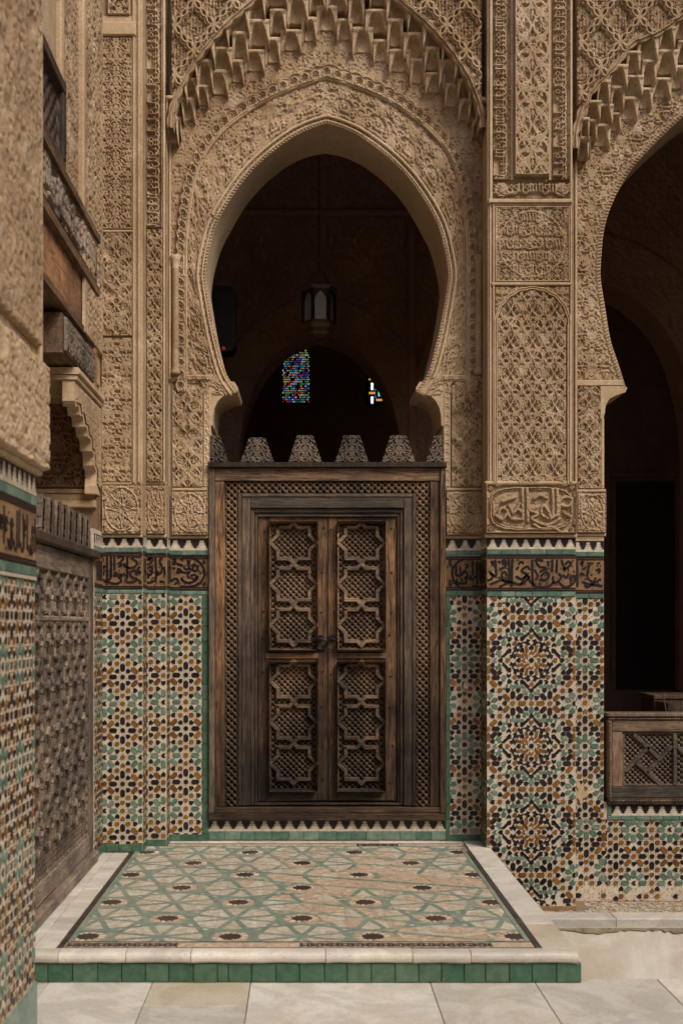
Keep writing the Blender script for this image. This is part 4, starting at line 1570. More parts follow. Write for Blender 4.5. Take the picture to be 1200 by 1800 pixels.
relief('script_row', R1, 864.5, 320, 1000, 351, hp(T_SCR_H, .019, 864.5, 323, .5, 2, .1), pier, 'stucco', 1.0, rim=1.4)
for cu in (880, 985):
    P = [(cu + (11 + 1.6 * abs(math.sin(4 * a))) * math.cos(a), 335 + (11 + 1.6 * abs(math.sin(4 * a))) * math.sin(a)) for a in np.linspace(0, 2 * math.pi, 48, endpoint=False)]
    mb = MB().prism(R1, P, .0, .021)
    for k in range(-2, 3):
        mb.bar(R1, (cu, 341), (cu + 8 * math.sin(k * .55), 341 - 12 * math.cos(k * .55)), 2.2, .021, .029)
    mb.build('palmette_boss', 'stucco', pier)
MB().box(R1, 857, 352, 1003, 359.5, -.02, .034, 1.5).box(R1, 862, 359.5, 1001, 362.5, -.02, .018, .6).build('cornice', 'stucco_pale', pier)
TM = t_rosette(128, 128, 12)
TMv = T_VINE[0]


def f_med(u, v):
    d = np.hypot(u - 933, v - 430.5)
    a = np.arctan2(v - 430.5, u - 933)
    inner = tap(T_SCR_H, (u - 933) / .95 + 80 + np.floor((v - 374) / 22.8) * 53, ((v - 374) % 22.8) / .95)
    small = tap(TMv, (u - 933) / .55, v / .55)
    g = np.where(d < 56, np.maximum(inner, small * .6), small)
    g = np.where(np.abs(d - 56 - 1.5 * np.abs(np.sin(a * 12))) < 1.6, 1.1, g)
    return .022 * g * worn(u, v, 2, .4) + .001 * vnoise(u, v, 2, 1)


relief('medallion_panel', R1, 868, 363.5, 1000, 497.5, f_med, pier, 'stucco', .95, rim=3)
MB().box(R1, 862, 498, 1003, 503, -.02, .026, 1).build('cornice', 'stucco_pale', pier)
# niche panel with lobed arch
la = []
for a in np.linspace(math.pi, 0, 240):
    q = 60 + 1.8 * abs(math.sin(a * 9))
    la.append((934 + q * math.cos(a), 574 - 1.02 * q * math.sin(a)))
la = [(874, 849)] + la + [(994, 849)]
LA = np.array(la)
polyn = [tuple(p) for p in LA]
relief('niche_field', R1, 870, 506, 998, 849, hp(T_OGIVE, .019, 934, 518, .9, 1, .3), pier, 'stucco', 1.0, mask=lambda u, v: inside(u, v, polyn), rim=0, base=-.002)
LAo = offset(resample(LA, 520), 1)
strip('lobed_arch', R1, resample(LA, 520), offset(resample(LA, 520), 7.5), lambda s, t, w: .010 + .018 * np.abs(np.sin(math.pi * t / w * 2)) ** .7, pier, 'stucco_pale', nu=520, nv=14)
relief('niche_spandrel', R1, 869, 504, 999.5, 600, lambda u, v: .012 * tap(T_VINE[1], (u - 934) / .8, v / .8) + .004, pier, 'stucco', 1.1,
       mask=lambda u, v: ~inside(u, v, [tuple(p) for p in offset(LA, 5)]), rim=2)
MB().box(R1, 868.5, 600.5, 869.8, 849, -.02, .012).box(R1, 999, 600.5, 1000, 849, -.02, .012).build('niche_edge', 'stucco_pale', pier)
# cartouche block
CART = zpts([[(662, 1165), (622, 1158), (600, 1190), (640, 1203), (662, 1170)], [(600, 1190), (594, 1235), (560, 1262)], [(567, 1122), (570, 1235), (560, 1262)], [(590, 1125), (592, 1245)],
             [(560, 1262), (545, 1222), (520, 1200), (515, 1240), (545, 1262)], [(446, 1122), (450, 1275)], [(424, 1122), (426, 1265)], [(490, 1208), (460, 1222), (500, 1240), (468, 1262), (540, 1292), (605, 1262)],
             [(300, 1248), (330, 1264), (352, 1225), (322, 1214), (308, 1250)], [(352, 1225), (372, 1262), (426, 1265)], [(360, 1200), (380, 1235), (412, 1190)], [(330, 1180), (360, 1170), (392, 1160)],
             [(400, 1210), (420, 1230)], [(480, 1290), (520, 1310), (560, 1300), (600, 1320)], [(480, 1165), (510, 1150), (540, 1165)], [(620, 1230), (650, 1250)]], 2.727, 760, 450)
TC = raster(164, 94, [((smooth_curve(s, 30) if len(s) > 2 else np.array(s)) - (850, 849), 2.9, 2.3, 1.0) for s in CART], wrap=False)
fr = []
for a in np.linspace(0, 2 * math.pi, 200):
    c, s = math.cos(a), math.sin(a)
    e = .55
    x = 81 + 70 * math.copysign(abs(c) ** e, c)
    y = 46 + 36 * math.copysign(abs(s) ** e, s)
    q = 1 + .02 * abs(math.sin(a * 10))
    fr.append((81 + (x - 81) * q, 46 + (y - 46) * q))
TC = np.maximum(TC, raster(164, 94, [(fr, 1.5, 1.5, .9), ([(81 + (x - 81) * .94, 46 + (y - 46) * .92) for x, y in fr], .9, .9, .6)], wrap=False))
cor = []
for sx in (-1, 1):
    for sy in (-1, 1):
        cor += [(spiral(81 + sx * 71, 46 + sy * 36, 4.6, 1.3, 0, sx * sy), 1.1, 1.4, .9), ([(81 + sx * 62, 46 + sy * 40), (81 + sx * 54, 46 + sy * 41)], 1.8, .7, .9), ([(81 + sx * 75, 46 + sy * 28), (81 + sx * 75.5, 46 + sy * 20)], 1.8, .7, .9)]
TC = np.maximum(TC, raster(164, 94, cor, wrap=False))
relief('script_cartouche', R1, 852, 851, 1011.5, 938, lambda u, v: .026 + .024 * tap(TC, u - 850, v - 849) + .004 * tap(T_VINE[1], u / .7, v / .7) * (np.hypot((u - 931) / 70, (v - 895) / 36) < 1) + .001 * vnoise(u, v, 2.5, 2), pier, 'stucco', .9, rim=2.2)
MB().box(R1, 851, 938.4, 1012, 945.3, -.02, .026, 1).build('cornice', 'stucco_pale', pier)
MB().box(R1, 851, 846.5, 1012, 850.6, -.02, .02, .8).build('cornice', 'stucco_pale', pier)
rp = (856, 1049, 1010.5, 1592)
RS3 = SideL(R1.p(855.5, 0, 0)[0] - .0005)
lay(pier, [dado_return(pier, RS3, 1, 64, 948, 1478, PAT_B, 32, 1158, 23), zellij(pier, R1, [(pieces(PAT_C, 933.4, 1160.5, rp), rp)], worn_v=1580)])
merlon_row(pier, R1, 855.5, 1011, 946.5, 966, 20.4)
tile_row(pier, R1, 855.5, 1011, 966.4, 974.5, 26, 'green_glaze', 0, .006)
tile_row(pier, R1, 855.5, 1011, 1040, 1048.4, 26, 'green_glaze', 0, .006)
RBb = zpts([[(370, 180), (376, 300), (322, 262)], [(470, 175), (473, 330), (430, 332), (418, 292), (440, 270), (462, 300)], [(495, 175), (490, 380)], [(640, 180), (643, 372)], [(785, 180), (785, 270)],
            [(820, 180), (816, 280)], [(850, 180), (880, 262)], [(330, 285), (352, 290), (346, 320), (315, 332)], [(440, 212), (420, 192), (440, 183), (452, 215), (420, 246), (398, 252)],
            [(520, 300), (560, 320), (600, 290), (562, 262), (602, 230), (622, 252)], [(330, 362), (420, 330), (480, 345)], [(400, 380), (480, 346), (560, 360), (622, 300)], [(555, 362), (602, 292), (622, 332), (680, 380), (760, 372), (800, 340)],
            [(722, 190), (670, 183), (690, 230), (742, 242), (692, 272)], [(700, 302), (740, 270), (762, 300), (730, 332), (690, 322)], [(790, 300), (800, 352), (850, 312), (830, 280)], [(830, 342), (880, 382), (940, 350), (952, 300), (915, 312), (930, 342)],
            [(880, 217), (900, 193), (922, 215), (895, 237), (858, 252)], [(860, 290), (890, 312), (902, 280)], [(540, 215), (560, 195), (580, 210)], [(340, 205), (352, 190), (350, 225)], [(390, 190), (410, 205)], [(655, 250), (680, 300), (665, 330)], [(750, 190), (760, 230)], [(520, 250), (545, 240)]], 4.138, 780, 940)
callig(pier, R1, 855.5, 1011, 975.5, 1039.4, RBb, 3.9, 95, 6)
MB().box(R1, 855.5, 1592.5, 1011, 1601, -.02, .004, .6).build('foot_strip', 'tan_clay', pier)

# ================================================================== RIGHT BAY
rb = thing('side_bay', 'carved stucco arch at the right edge, open and dark above the low wooden railing', 'arch wall', (3.2, 0, ZH))
RC = 1345
HR = [(246, 681), (259, 640), (273, 597), (284, 530), (290, 490), (289, 450), (283, 399), (268, 354), (241, 306), (205, 264), (145, 207), (85, 163), (30, 134), (0, 124)]
D0 = arch_curve(RC, HR, 150)
core('wall_core', W0, D0, 1003, 1690, -330, 681, .5, rb, 'stucco')
MB().box(W0, 1003, -330, 1690, -120, -.5, -.014).build('upper_wall', 'stucco', rb)
n = len(D0)
PX = np.array([(D0[:, 0] - 534) * W0.k] * 7)
PZ = np.array([EYE + (1100 - D0[:, 1]) * W0.k] * 7)
PY = np.array([np.full(n, y) for y in ys])
grid_mesh('soffit', PX, PY, PZ, quad_ids(7, n), 'plaster', rb)
D0B = offset(D0, 19)
strip('bead_moulding', W0, D0, D0B, lambda s, t, w: f_bead(s, t * .74, w), rb, 'stucco', nu=1000, nv=16)
E4 = arch_curve(RC, [(332, 262), (330, 226), (310, 170), (262, 116), (236, 80), (182, 56), (120, 8), (60, -30), (0, -55)], 110)
E3 = arch_curve(RC, [(326, 282), (318, 262), (282, 240), (250, 206), (204, 178), (145, 140), (85, 98), (30, 66), (0, 52)], 110)
pd = [tuple(p) for p in offset(D0, 17)] + [(RC + 246, 900), (RC - 246, 900)]
pe4 = [tuple(p) for p in E4]
for a, b, st in ((1012, 1262, 1.25), (1262, 1690, 4.0)):
    relief('spandrel', W0, a, -110, b, 668, hp(T_BIG, .0125, 1012, 10, 1.6, 1, .45, .62), rb, 'stucco', st,
           mask=lambda u, v: (~inside(u, v, pd)) & inside(u, v, [tuple(p) for p in offset(E4, 4)] + [(1700, 262), (1700, 900), (1000, 900), (1000, 262)]), rim=0)
    relief('lozenge_panel', WS, a + 1, -110, b, 262, lambda u, v: .062 * np.maximum(tap(T_SEBKA, u - 1053 - 34, v - 34), .55 * tap(T_FINE, u - 1053, v)) + .0015 * vnoise(u, v, 2, 1), rb, 'stucco', st,
           mask=lambda u, v: ~inside(u, v, pe4 + [(RC + 332, 900), (RC - 332, 900)]), rim=0, base=-.03)
lob = resample(E4, 620)
s6 = np.linspace(0, plen(lob), 620)
strip('lobed_rim', WS, offset(lob, -2 - 3.5 * np.abs(np.sin(math.pi * s6 / 25))), offset(lob, 7 + 3.0 * np.abs(np.sin(math.pi * s6 / 25))),
      lambda s, t, w: .024 * np.clip(np.sin(math.pi * np.clip(t / w, 0, 1)) + .35 * np.sin(5 * math.pi * t / w), 0, 1.2), rb, 'stucco', nu=620, nv=16)
A4 = offset(E4, -3)
PX = np.array([(A4[:, 0] - 534) * WS.k] * 3)
PZ = np.array([EYE + (1100 - A4[:, 1]) * WS.k] * 3)
PY = np.array([np.full(len(A4), y) for y in yy])
grid_mesh('rim_underside', PX, PY, PZ, quad_ids(3, len(A4)), 'stucco', rb)
muqarnas(rb, W0, resample(E3, 219), resample(E4, 219), [(.05, .085, 30, 36), (.37, .145, 31, 38), (.71, .205, 32, 40)], 1.0, (1000, 1420))
mb = MB()
for u0, u1, h in ((1004.5, 1008, .02), (1008, 1012, .035)):
    mb.box(W0, u0, -330, u1, 850, -.02, h, .6)
mb.build('edge_moulding', 'stucco_pale', rb)
# flower boss
P = [(1024 + (12 + 2 * abs(math.sin(4 * a))) * math.cos(a), 465 + (12 + 2 * abs(math.sin(4 * a))) * math.sin(a)) for a in np.linspace(0, 2 * math.pi, 56, endpoint=False)]
mb = MB().prism(W0, P, .0, .026)
for k in range(-2, 3):
    mb.bar(W0, (1024, 472), (1024 + 8 * math.sin(k * .55), 472 - 13 * math.cos(k * .55)), 2.4, .026, .036)
mb.build('palmette_boss', 'stucco', rb)
MB().box(W0, 1012, 668.5, 1092, 679, -.02, .02, 1).build('ledge', 'stucco_pale', rb)
MB().prism(W0, [(1054, 679.4), (1092, 679.4), (1101, 682), (1097, 690), (1083, 695), (1070, 701), (1063, 712), (1061, 728), (1058, 736), (1054, 737)], -.5, .016).build('corbel', 'stucco_pale', rb)
relief('jamb_panel', W0, 1013, 680, 1054, 860, hp(T_OGIVE_B, .020, 1033, 690, .8, 4, .5, .85), rb, 'stucco', 1.05, rim=1.3)
relief('jamb_edge', W0, 1054.5, 737, 1061, 860, lambda u, v: .008 + 0 * u, rb, 'stucco_pale', 1.3, rim=1.5)
MB().box(W0, 1004, 668, 1060.5, 1430, -.5, -.003).build('jamb_core', 'grout', rb)
MB().box(W0, 1005, 860.5, 1063, 865, -.02, .022, .8).build('cornice', 'stucco_pale', rb)
T = t_rosette(46, 68, 6)
relief('rosette_block', W0, 1012.5, 865.5, 1063, 937, lambda u, v, T=T: .020 + .021 * tap(T, u - 1015, v - 867.5), rb, 'stucco', .9, rim=1.6)
MB().box(W0, 1012, 937.4, 1063, 943, -.02, .018, .9).build('cornice', 'stucco_pale', rb)
MB().box(W0, 1005, 943.4, 1060, 951, -.02, .008).build('plain_strip', 'stucco_pale', rb)
MB().box(W0, 1060.5, 1410, 1690, 1500, -.5, -.003).box(W0, 1004, 1500, 1690, 1590, -.5, -.003).box(W0, 1004, 1430, 1060.5, 1500, -.5, -.003).build('dado_core', 'grout', rb)
ra, rbq, rc_ = (1004, 1052, 1060, 1440), (1067, 1441, 1620, 1583), (1004, 1440, 1066, 1583)
lay(rb, [zellij(rb, W0, [(pieces(PAT_B, 1027.8, 1160.5, ra), ra)]), zellij(rb, W0, [(pieces(PAT_A, 1145, 1505, rbq), rbq)], worn_v=1560), zellij(rb, W0, [(pieces(PAT_B, 1030, 1453.5, rc_), rc_)], worn_v=1555)])
merlon_row(rb, W0, 1005, 1060, 951.5, 970.5, 20)
tile_row(rb, W0, 1005, 1060.3, 971, 978, 25, 'green_glaze', 0, .006)
tile_row(rb, W0, 1005, 1060.3, 1044, 1051.4, 25, 'green_glaze', 0, .006)
RBc = zpts([[(965, 190), (968, 380)], [(985, 212), (1010, 193), (1000, 222)], [(1060, 200), (1040, 300), (1080, 342), (1102, 310)], [(1000, 342), (1060, 360), (1150, 372)], [(1100, 260), (1130, 250), (1122, 282)], [(1110, 212), (1132, 200)],
            [(1022, 360), (1040, 382), (1090, 350), (1140, 320)], [(985, 300), (1000, 280), (1020, 300)], [(1000, 250), (1030, 240)]], 4.138, 780, 940)
callig(rb, W0, 1005, 1060.3, 978.5, 1043.4, RBc, 3.9, 34, 7)
merlon_row(rb, W0, 1074, 1410, 1415, 1434, 19.8)
tile_row(rb, W0, 1067, 1410, 1434.5, 1441, 25, 'green_glaze', 0, .006)
tile_row(rb, W0, 1067, 1073.6, 1415, 1434, 20, 'green_glaze', 0, .006, vertical=True)
# hole knocked into the tiles and patched with plaster
P = [(1018 + (9 + 4 * math.sin(3 * a + 1) + 2.5 * math.sin(7 * a)) * math.cos(a), 1392 + (17 + 4 * math.sin(2 * a) + 3 * math.sin(6 * a)) * math.sin(a)) for a in np.linspace(0, 2 * math.pi, 40, endpoint=False)]
MB().prism(W0, P, -.001, .0065).build('plaster_patch', 'stucco_pale', rb)
solid('plain_wall', 4.6, 0, ZH, 11.4, .5, 7.2, 'stucco', rb)

# plinth in front of the hall
pl = thing('stone_plinth', 'low plinth of worn mosaic and cream marble along the foot of the right pier', 'plinth', (2.0, -.3, ZH))
solid('plinth_body', .75, -.44, ZH - .25, 11.4, -.003, ZH - .006, 'mortar', pl)
fl = Flat(ZH - .006)
for a, b in ((.9, 2.05), (2.05, 2.9), (2.9, 3.9), (3.9, 5.0)):
    mb = MB()
    mb.box(fl, a * S0 + .4, .33 * S0, b * S0 - .4, .505 * S0, -.046, .008, 1.2)
    mb.build('marble_edge', 'marble', pl)
mb = MB()
for _ in range(1500):
    x, y = random.uniform(1.0, 3.6), random.uniform(.005, .325)
    if x < 1.94 and y < .27:
        continue
    r, a = random.uniform(.008, .020), random.uniform(0, 3)
    P = [((x + r * math.cos(a + q) * random.uniform(.7, 1.2)) * S0, (y + r * math.sin(a + q) * random.uniform(.5, .9)) * S0) for q in (0, 1.4, 2.9, 4.4)]
    mb.prism(fl, P[::-1], -.002, .003 + random.uniform(0, .001))
mb.build('mosaic_chips', 'cream_tile', pl, kind='stuff')
mb = MB()
for _ in range(700):
    x, y = random.uniform(1.0, 3.6), random.uniform(.005, .325)
    if x < 1.94 and y < .27:
        continue
    r, a = random.uniform(.006, .014), random.uniform(0, 3)
    P = [((x + r * math.cos(a + q)) * S0, (y + r * .7 * math.sin(a + q)) * S0) for q in (0, 1.5, 3, 4.5)]
    mb.prism(fl, P[::-1], -.002, .0048)
mb.build('coloured_chips', 'worn_tile', pl, kind='stuff')
xs_ = np.linspace(1.1, 5.0, 900)
edge = .006 + .030 * np.clip(vnoise(xs_ * 100, xs_ * 0 + 3, 19, 2) - .25, 0, 1) + .016 * vnoise(xs_ * 100, xs_ * 0 + 9, 2.6, 3)
vs, fs = [], []
for x, e in zip(xs_, edge):
    vs += [(x, -.5165, ZH - .053), (x, -.5165 - .30 * e, ZH - .053 - e)]
for i in range(len(xs_) - 1):
    fs.append((2 * i, 2 * i + 1, 2 * i + 3, 2 * i + 2))
MB().add(vs, fs).build('moss_line', 'moss', pl)

# ================================================================== WOODEN DOOR
door = thing('wooden_portal', 'carved wooden double door with star panels and pierced lattice border under stepped merlons', 'door', W0.p(575, 1441, 0))
D = W0
sb = lambda a, b: (a, b)


def wbox(name, mat, *b, parent=door, ch=.8, label=None):
    mb = MB()
    for q in b:
        mb.box(D, *q, ch)
    return mb.build(name, mat, parent, label=label)


wbox('top_cap', 'wood_dark', (366.5, 814.5, 783, 823, -.14, .06))
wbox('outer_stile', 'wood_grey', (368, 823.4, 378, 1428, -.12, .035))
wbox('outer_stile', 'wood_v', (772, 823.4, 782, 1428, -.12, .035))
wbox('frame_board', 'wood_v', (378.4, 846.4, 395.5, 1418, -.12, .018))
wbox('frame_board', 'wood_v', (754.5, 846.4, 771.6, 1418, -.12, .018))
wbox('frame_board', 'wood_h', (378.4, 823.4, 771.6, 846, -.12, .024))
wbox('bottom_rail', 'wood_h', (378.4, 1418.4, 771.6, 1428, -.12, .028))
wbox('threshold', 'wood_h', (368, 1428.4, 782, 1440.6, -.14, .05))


def f_lat(p, dep, du=0, dv=0):
    def f(u, v):
        a, b = (u - du) / p * 2, (v - dv) / p * 2
        c = np.cos(math.pi * a) * np.cos(math.pi * b)
        hole = np.clip((c - .12) * 3.4, 0, 1)
        knob = np.clip(-c - .35, 0, 1)
        return dep * (1 - hole) + dep * .40 * knob
    return f


def lattice(parent, m, u0, v0, u1, v1, p, dep, h, mat='wood_lattice', step=.85):
    return relief('lattice', m, u0, v0, u1, v1, f_lat(p, dep, (u0 + u1) / 2, v0), parent, mat, step, rim=0, base=h)


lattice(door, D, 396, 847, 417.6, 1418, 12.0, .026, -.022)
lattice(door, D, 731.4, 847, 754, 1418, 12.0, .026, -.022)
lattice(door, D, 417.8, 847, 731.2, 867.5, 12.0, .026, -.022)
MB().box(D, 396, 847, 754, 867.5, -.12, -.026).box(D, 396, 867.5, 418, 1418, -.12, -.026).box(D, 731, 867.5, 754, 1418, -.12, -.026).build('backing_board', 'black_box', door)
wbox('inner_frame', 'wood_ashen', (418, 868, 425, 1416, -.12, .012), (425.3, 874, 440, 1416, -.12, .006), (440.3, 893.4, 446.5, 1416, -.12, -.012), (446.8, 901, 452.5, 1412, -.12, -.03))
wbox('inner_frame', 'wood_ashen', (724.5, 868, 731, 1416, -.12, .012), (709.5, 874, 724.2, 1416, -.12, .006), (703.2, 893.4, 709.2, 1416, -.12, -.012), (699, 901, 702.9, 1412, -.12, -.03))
wbox('lintel', 'wood_ashen_h', (425.3, 868, 724.2, 873.6, -.12, .014), (440.3, 874, 709.2, 893, -.12, .008), (446.8, 893.4, 702.9, 900.6, -.12, -.014), (452.8, 901, 698.7, 907.5, -.12, -.03))
wbox('sill', 'wood_h', (446.8, 1412.3, 702.9, 1416, -.12, -.01))
ZL = -.07


def star_bars(mb, cu, cv, r, hp_, wp, w, h0, h1, top=True, bot=True):
    a, b = 7.8, 13.2
    t_v, t_h = hp_, wp
    P = [(-r, -r), (-a, -r), (0, -t_v), (a, -r), (r, -r), (r, -b), (t_h, 0), (r, b), (r, r), (a, r), (0, t_v), (-a, r), (-r, r), (-r, b), (-t_h, 0), (-r, -b)]
    P = [(cu + x, cv + y) for x, y in P]
    for i in range(len(P)):
        A, B = np.array(P[i]), np.array(P[(i + 1) % len(P)])
        d = (B - A) / np.linalg.norm(B - A)
        mb.bar(D, A - d * w * .2, B + d * w * .2, w, h0, h1 + .0012 * (i % 3))
    for x, y in ((0, -t_v), (0, t_v), (-t_h, 0), (t_h, 0)):      # crossing laths run on to the panel's edge
        pass
    return mb


for li, (a, b, ca, cb, cu) in enumerate(((453, 575.6, 473, 558, 515.6), (576.8, 698.6, 592.5, 678, 635.4))):
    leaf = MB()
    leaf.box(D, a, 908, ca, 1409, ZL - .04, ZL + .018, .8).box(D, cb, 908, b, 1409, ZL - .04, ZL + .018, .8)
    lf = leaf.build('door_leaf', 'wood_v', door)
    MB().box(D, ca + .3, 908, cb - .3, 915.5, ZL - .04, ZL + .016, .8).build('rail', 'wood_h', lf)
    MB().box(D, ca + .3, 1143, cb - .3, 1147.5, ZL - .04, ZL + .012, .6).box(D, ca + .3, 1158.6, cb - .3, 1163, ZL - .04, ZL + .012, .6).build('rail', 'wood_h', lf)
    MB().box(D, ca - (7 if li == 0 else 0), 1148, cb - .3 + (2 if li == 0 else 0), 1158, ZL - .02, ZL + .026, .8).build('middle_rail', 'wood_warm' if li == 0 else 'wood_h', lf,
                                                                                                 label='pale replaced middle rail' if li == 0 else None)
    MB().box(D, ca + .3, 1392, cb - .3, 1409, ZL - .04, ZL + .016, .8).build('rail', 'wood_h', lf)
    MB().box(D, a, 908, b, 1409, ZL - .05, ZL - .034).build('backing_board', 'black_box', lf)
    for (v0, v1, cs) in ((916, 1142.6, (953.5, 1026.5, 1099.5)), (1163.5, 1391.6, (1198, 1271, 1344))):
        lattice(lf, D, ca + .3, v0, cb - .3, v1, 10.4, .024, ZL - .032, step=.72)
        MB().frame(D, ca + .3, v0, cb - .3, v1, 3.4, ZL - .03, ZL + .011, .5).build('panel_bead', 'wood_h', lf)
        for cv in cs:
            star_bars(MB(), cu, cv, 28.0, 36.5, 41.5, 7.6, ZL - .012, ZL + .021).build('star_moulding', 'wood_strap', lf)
    mb = MB()
    for cu_ in ((a + ca) / 2, (cb + b) / 2):
        for cv_ in (930, 1003, 1075, 1120, 1185, 1245, 1310, 1375):
            x, y, z = D.p(cu_ + random.uniform(-3, 3), cv_ + random.uniform(-5, 5), ZL + .018)
            mb.lathe((x, y, z - .004), [(.002, -.002), (.0075, .0), (.0075, .006), (.002, .009)], 7)
    mb.build('nails', 'iron', lf)
    # ring pull
    ru = 563.5 if li == 0 else 583.5
    x, y, z = D.p(ru, 1122, ZL + .02)
    rp_ = MB()
    rp_.add(*(lambda n, r: ([(x + r * math.cos(2 * math.pi * i / n), y - d_, z + r * math.sin(2 * math.pi * i / n)) for d_ in (0, .008) for i in range(n)],
                           [tuple(range(n, 2 * n))] + [(i, (i + 1) % n, n + (i + 1) % n, n + i) for i in range(n)]))(14, .024))
    pr = rp_.build('ring_plate', 'iron', lf)
    MB().tube([(x, y - .004, z), (x, y - .02, z), (x, y - .028, z - .004)], .007, 7).build('ring_staple', 'iron', pr)
    zc = z - .040
    MB().tube([(x + .037 * math.sin(t), y - .024 - .006 * math.cos(t), zc + .037 * math.cos(t)) for t in np.linspace(0, 2 * math.pi, 22, endpoint=False)], .0065, 8, True).build('pull_ring', 'iron', pr, smooth=True)
MB().box(D, 574.8, 908, 577.4, 1409, ZL - .045, ZL + .006, .4).build('meeting_strip', 'wood_dark', door)
wbox('latch', 'iron', (558, 1141, 570, 1146, ZL + .012, ZL + .026), parent=door)


# stepped merlons on the cap
def f_mer(u, v):
    return .020 * tap(T_VINE[0], u * 1.12, v * 1.12) * worn(u, v, 1, .2)


for k, cu in enumerate((372, 452, 536, 618, 700, 777)):
    base_w, top_w, vt, vb = 60, 27, 765, 814.2
    if cu == 452:
        vt = 769
    L = []
    nst = 7
    for i in range(nst):
        t = i / nst
        y = vb + (vt - vb) * t
        y2 = vb + (vt - vb) * (i + 1) / nst
        w0 = (base_w + (top_w - base_w) * t) / 2
        w1 = (base_w + (top_w - base_w) * (i + .8) / nst) / 2
        L += [(w0, y), (w0 - .4, y - (vb - vt) / nst * .55), (w1 - 1.6, y2 + .2)]
    R = [(cu + x, y) for x, y in L]
    Lf = [(cu - x, y) for x, y in L[::-1]]
    P = R + Lf
    if cu == 372:
        P = clip_poly(P, (369, 700, 999, 900))
    if cu == 777:
        P = clip_poly(P, (0, 700, 780, 900))
    me = MB().prism(D, P, -.05, .0).build('merlon', 'wood_merlon', door)
    us, vs_ = [p[0] for p in P], [p[1] for p in P]
    q = relief('merlon_carving', D, min(us), vt, max(us), vb - .3, lambda u, v, c=cu: f_mer(u - c, v), me, 'wood_merlon', .8,
               mask=lambda u, v, P=P: inside(u, v, P), rim=0, base=.001)

# ================================================================== LANDING (footbridge)
land = thing('tiled_landing', 'low tiled landing before the door with star mosaic, marble rim and green tile edge', 'landing', (0, -1.4, -.15))
YF = -2.757          # front edge
XL, XR = -1.36, 1.262
solid('landing_body', XL, YF + .012, -.55, XR - .02, -.001, -.012, 'mortar', land)
L0 = Flat(-.012)
# marble rim: front nosing with rounded lip
fx = [-1.36, -1.13, -.82, -.52, .10, .50, .77, 1.262]
for i in range(len(fx) - 1):
    mb = MB()
    prof = [(.050, -.012), (.050, .001), (.0, .001), (-.018, -.004), (-.026, -.014), (-.028, -.026), (-.024, -.040), (-.012, -.050), (.012, -.052)]
    a, b = fx[i] + .0015, fx[i + 1] - .0015
    dz = random.uniform(-.002, .001)
    nseg = 6
    vs = []
    for j in range(nseg + 1):
        x = a + (b - a) * j / nseg
        w = random.uniform(-.0022, .0022) if 0 < j < nseg else random.uniform(-.004, .001)
        vs += [(x, YF + y + (w if q > 1 else 0), z + dz + (w * .5 if q > 1 else 0)) for q, (y, z) in enumerate(prof)]
    k = len(prof)
    fs = [(j * k + i_, j * k + i_ + 1, (j + 1) * k + i_ + 1, (j + 1) * k + i_) for j in range(nseg) for i_ in range(k - 1)]
    fs += [tuple(range(k))[::-1], tuple(range(nseg * k, nseg * k + k))]
    mb.add(vs, fs)
    mb.build('marble_nosing', 'marble', land, smooth=False)
# green tiles on the front face
gx = [62, 85, 128, 172, 214, 256, 297, 340, 382, 401, 442, 485, 526, 570, 610, 652, 694, 735, 775, 815, 852, 894, 934, 977, 1021]
kf = (ZB + YF) / F
for i in range(len(gx) - 1):
    a, b = (gx[i] - 534) * kf + .0012, (gx[i + 1] - 534) * kf - .0012
    if i == 0:
        a = XL
    y0 = YF - random.uniform(.000, .0035)
    vs, fs = [], []
    z0, z1, c = -.143 + random.uniform(0, .003), -.0535 - random.uniform(0, .002), .003
    for (dx, dz, y) in ((c, c, y0 - .006), (0, 0, y0 - .003), (0, 0, y0 + .02)):
        vs += [(a + dx, y, z0 + dz), (b - dx, y, z0 + dz), (b - dx, y, z1 - dz), (a + dx, y, z1 - dz)]
    fs = [(0, 1, 2, 3)] + [(r * 4 + (j + 1) % 4, r * 4 + j, r * 4 + 4 + j, r * 4 + 4 + (j + 1) % 4) for r in (0, 1) for j in range(4)]
    MB().add(vs, fs).build('edge_tile', 'deep_green_glaze', land)
# right marble border
for j, (ya, yb, mt) in enumerate(((-.26, -.93, 'marble'), (-.93, -1.72, 'marble'), (-1.72, -2.26, 'marble'), (-2.26, -2.705, 'marble_yellow'))):
    MB().box(L0, 1.112 * S0, -ya * S0 + .3, XR * S0, -yb * S0 - .3, -.04, .0132 + random.uniform(-.001, .0006), .6).build('border_slab', mt, land, label='yellow border slab at the front right corner' if j == 3 else None)
MB().box(L0, 1.112 * S0, .002 * S0, 1.24 * S0, .26 * S0 - .3, -.04, .0132, .6).build('border_slab', 'marble', land)
# rear marble row
cuts = [-1.0, -.72, -.46, -.2, .03, .27, .52, .76, .95, 1.108]
for i in range(len(cuts) - 1):
    MB().box(L0, cuts[i] * S0 + .3, .012 * S0, cuts[i + 1] * S0 - .3, .075 * S0, -.01, .013 + random.uniform(-.001, .001), .5).build('marble_tile', 'marble', land)
# left white tiles
tx = [-1.355, -1.265, -1.16]
y = -.42
while y > -2.68:
    L = random.uniform(.13, .18)
    yn = max(y - L, -2.703)
    for i in range(2):
        MB().box(L0, tx[i] * S0 + .4, -y * S0 + .4, tx[i + 1] * S0 - .4, -yn * S0 - .4, -.01, .012 + random.uniform(-.0015, .001), .5).build('white_tile', 'marble', land)
    y = yn - .001
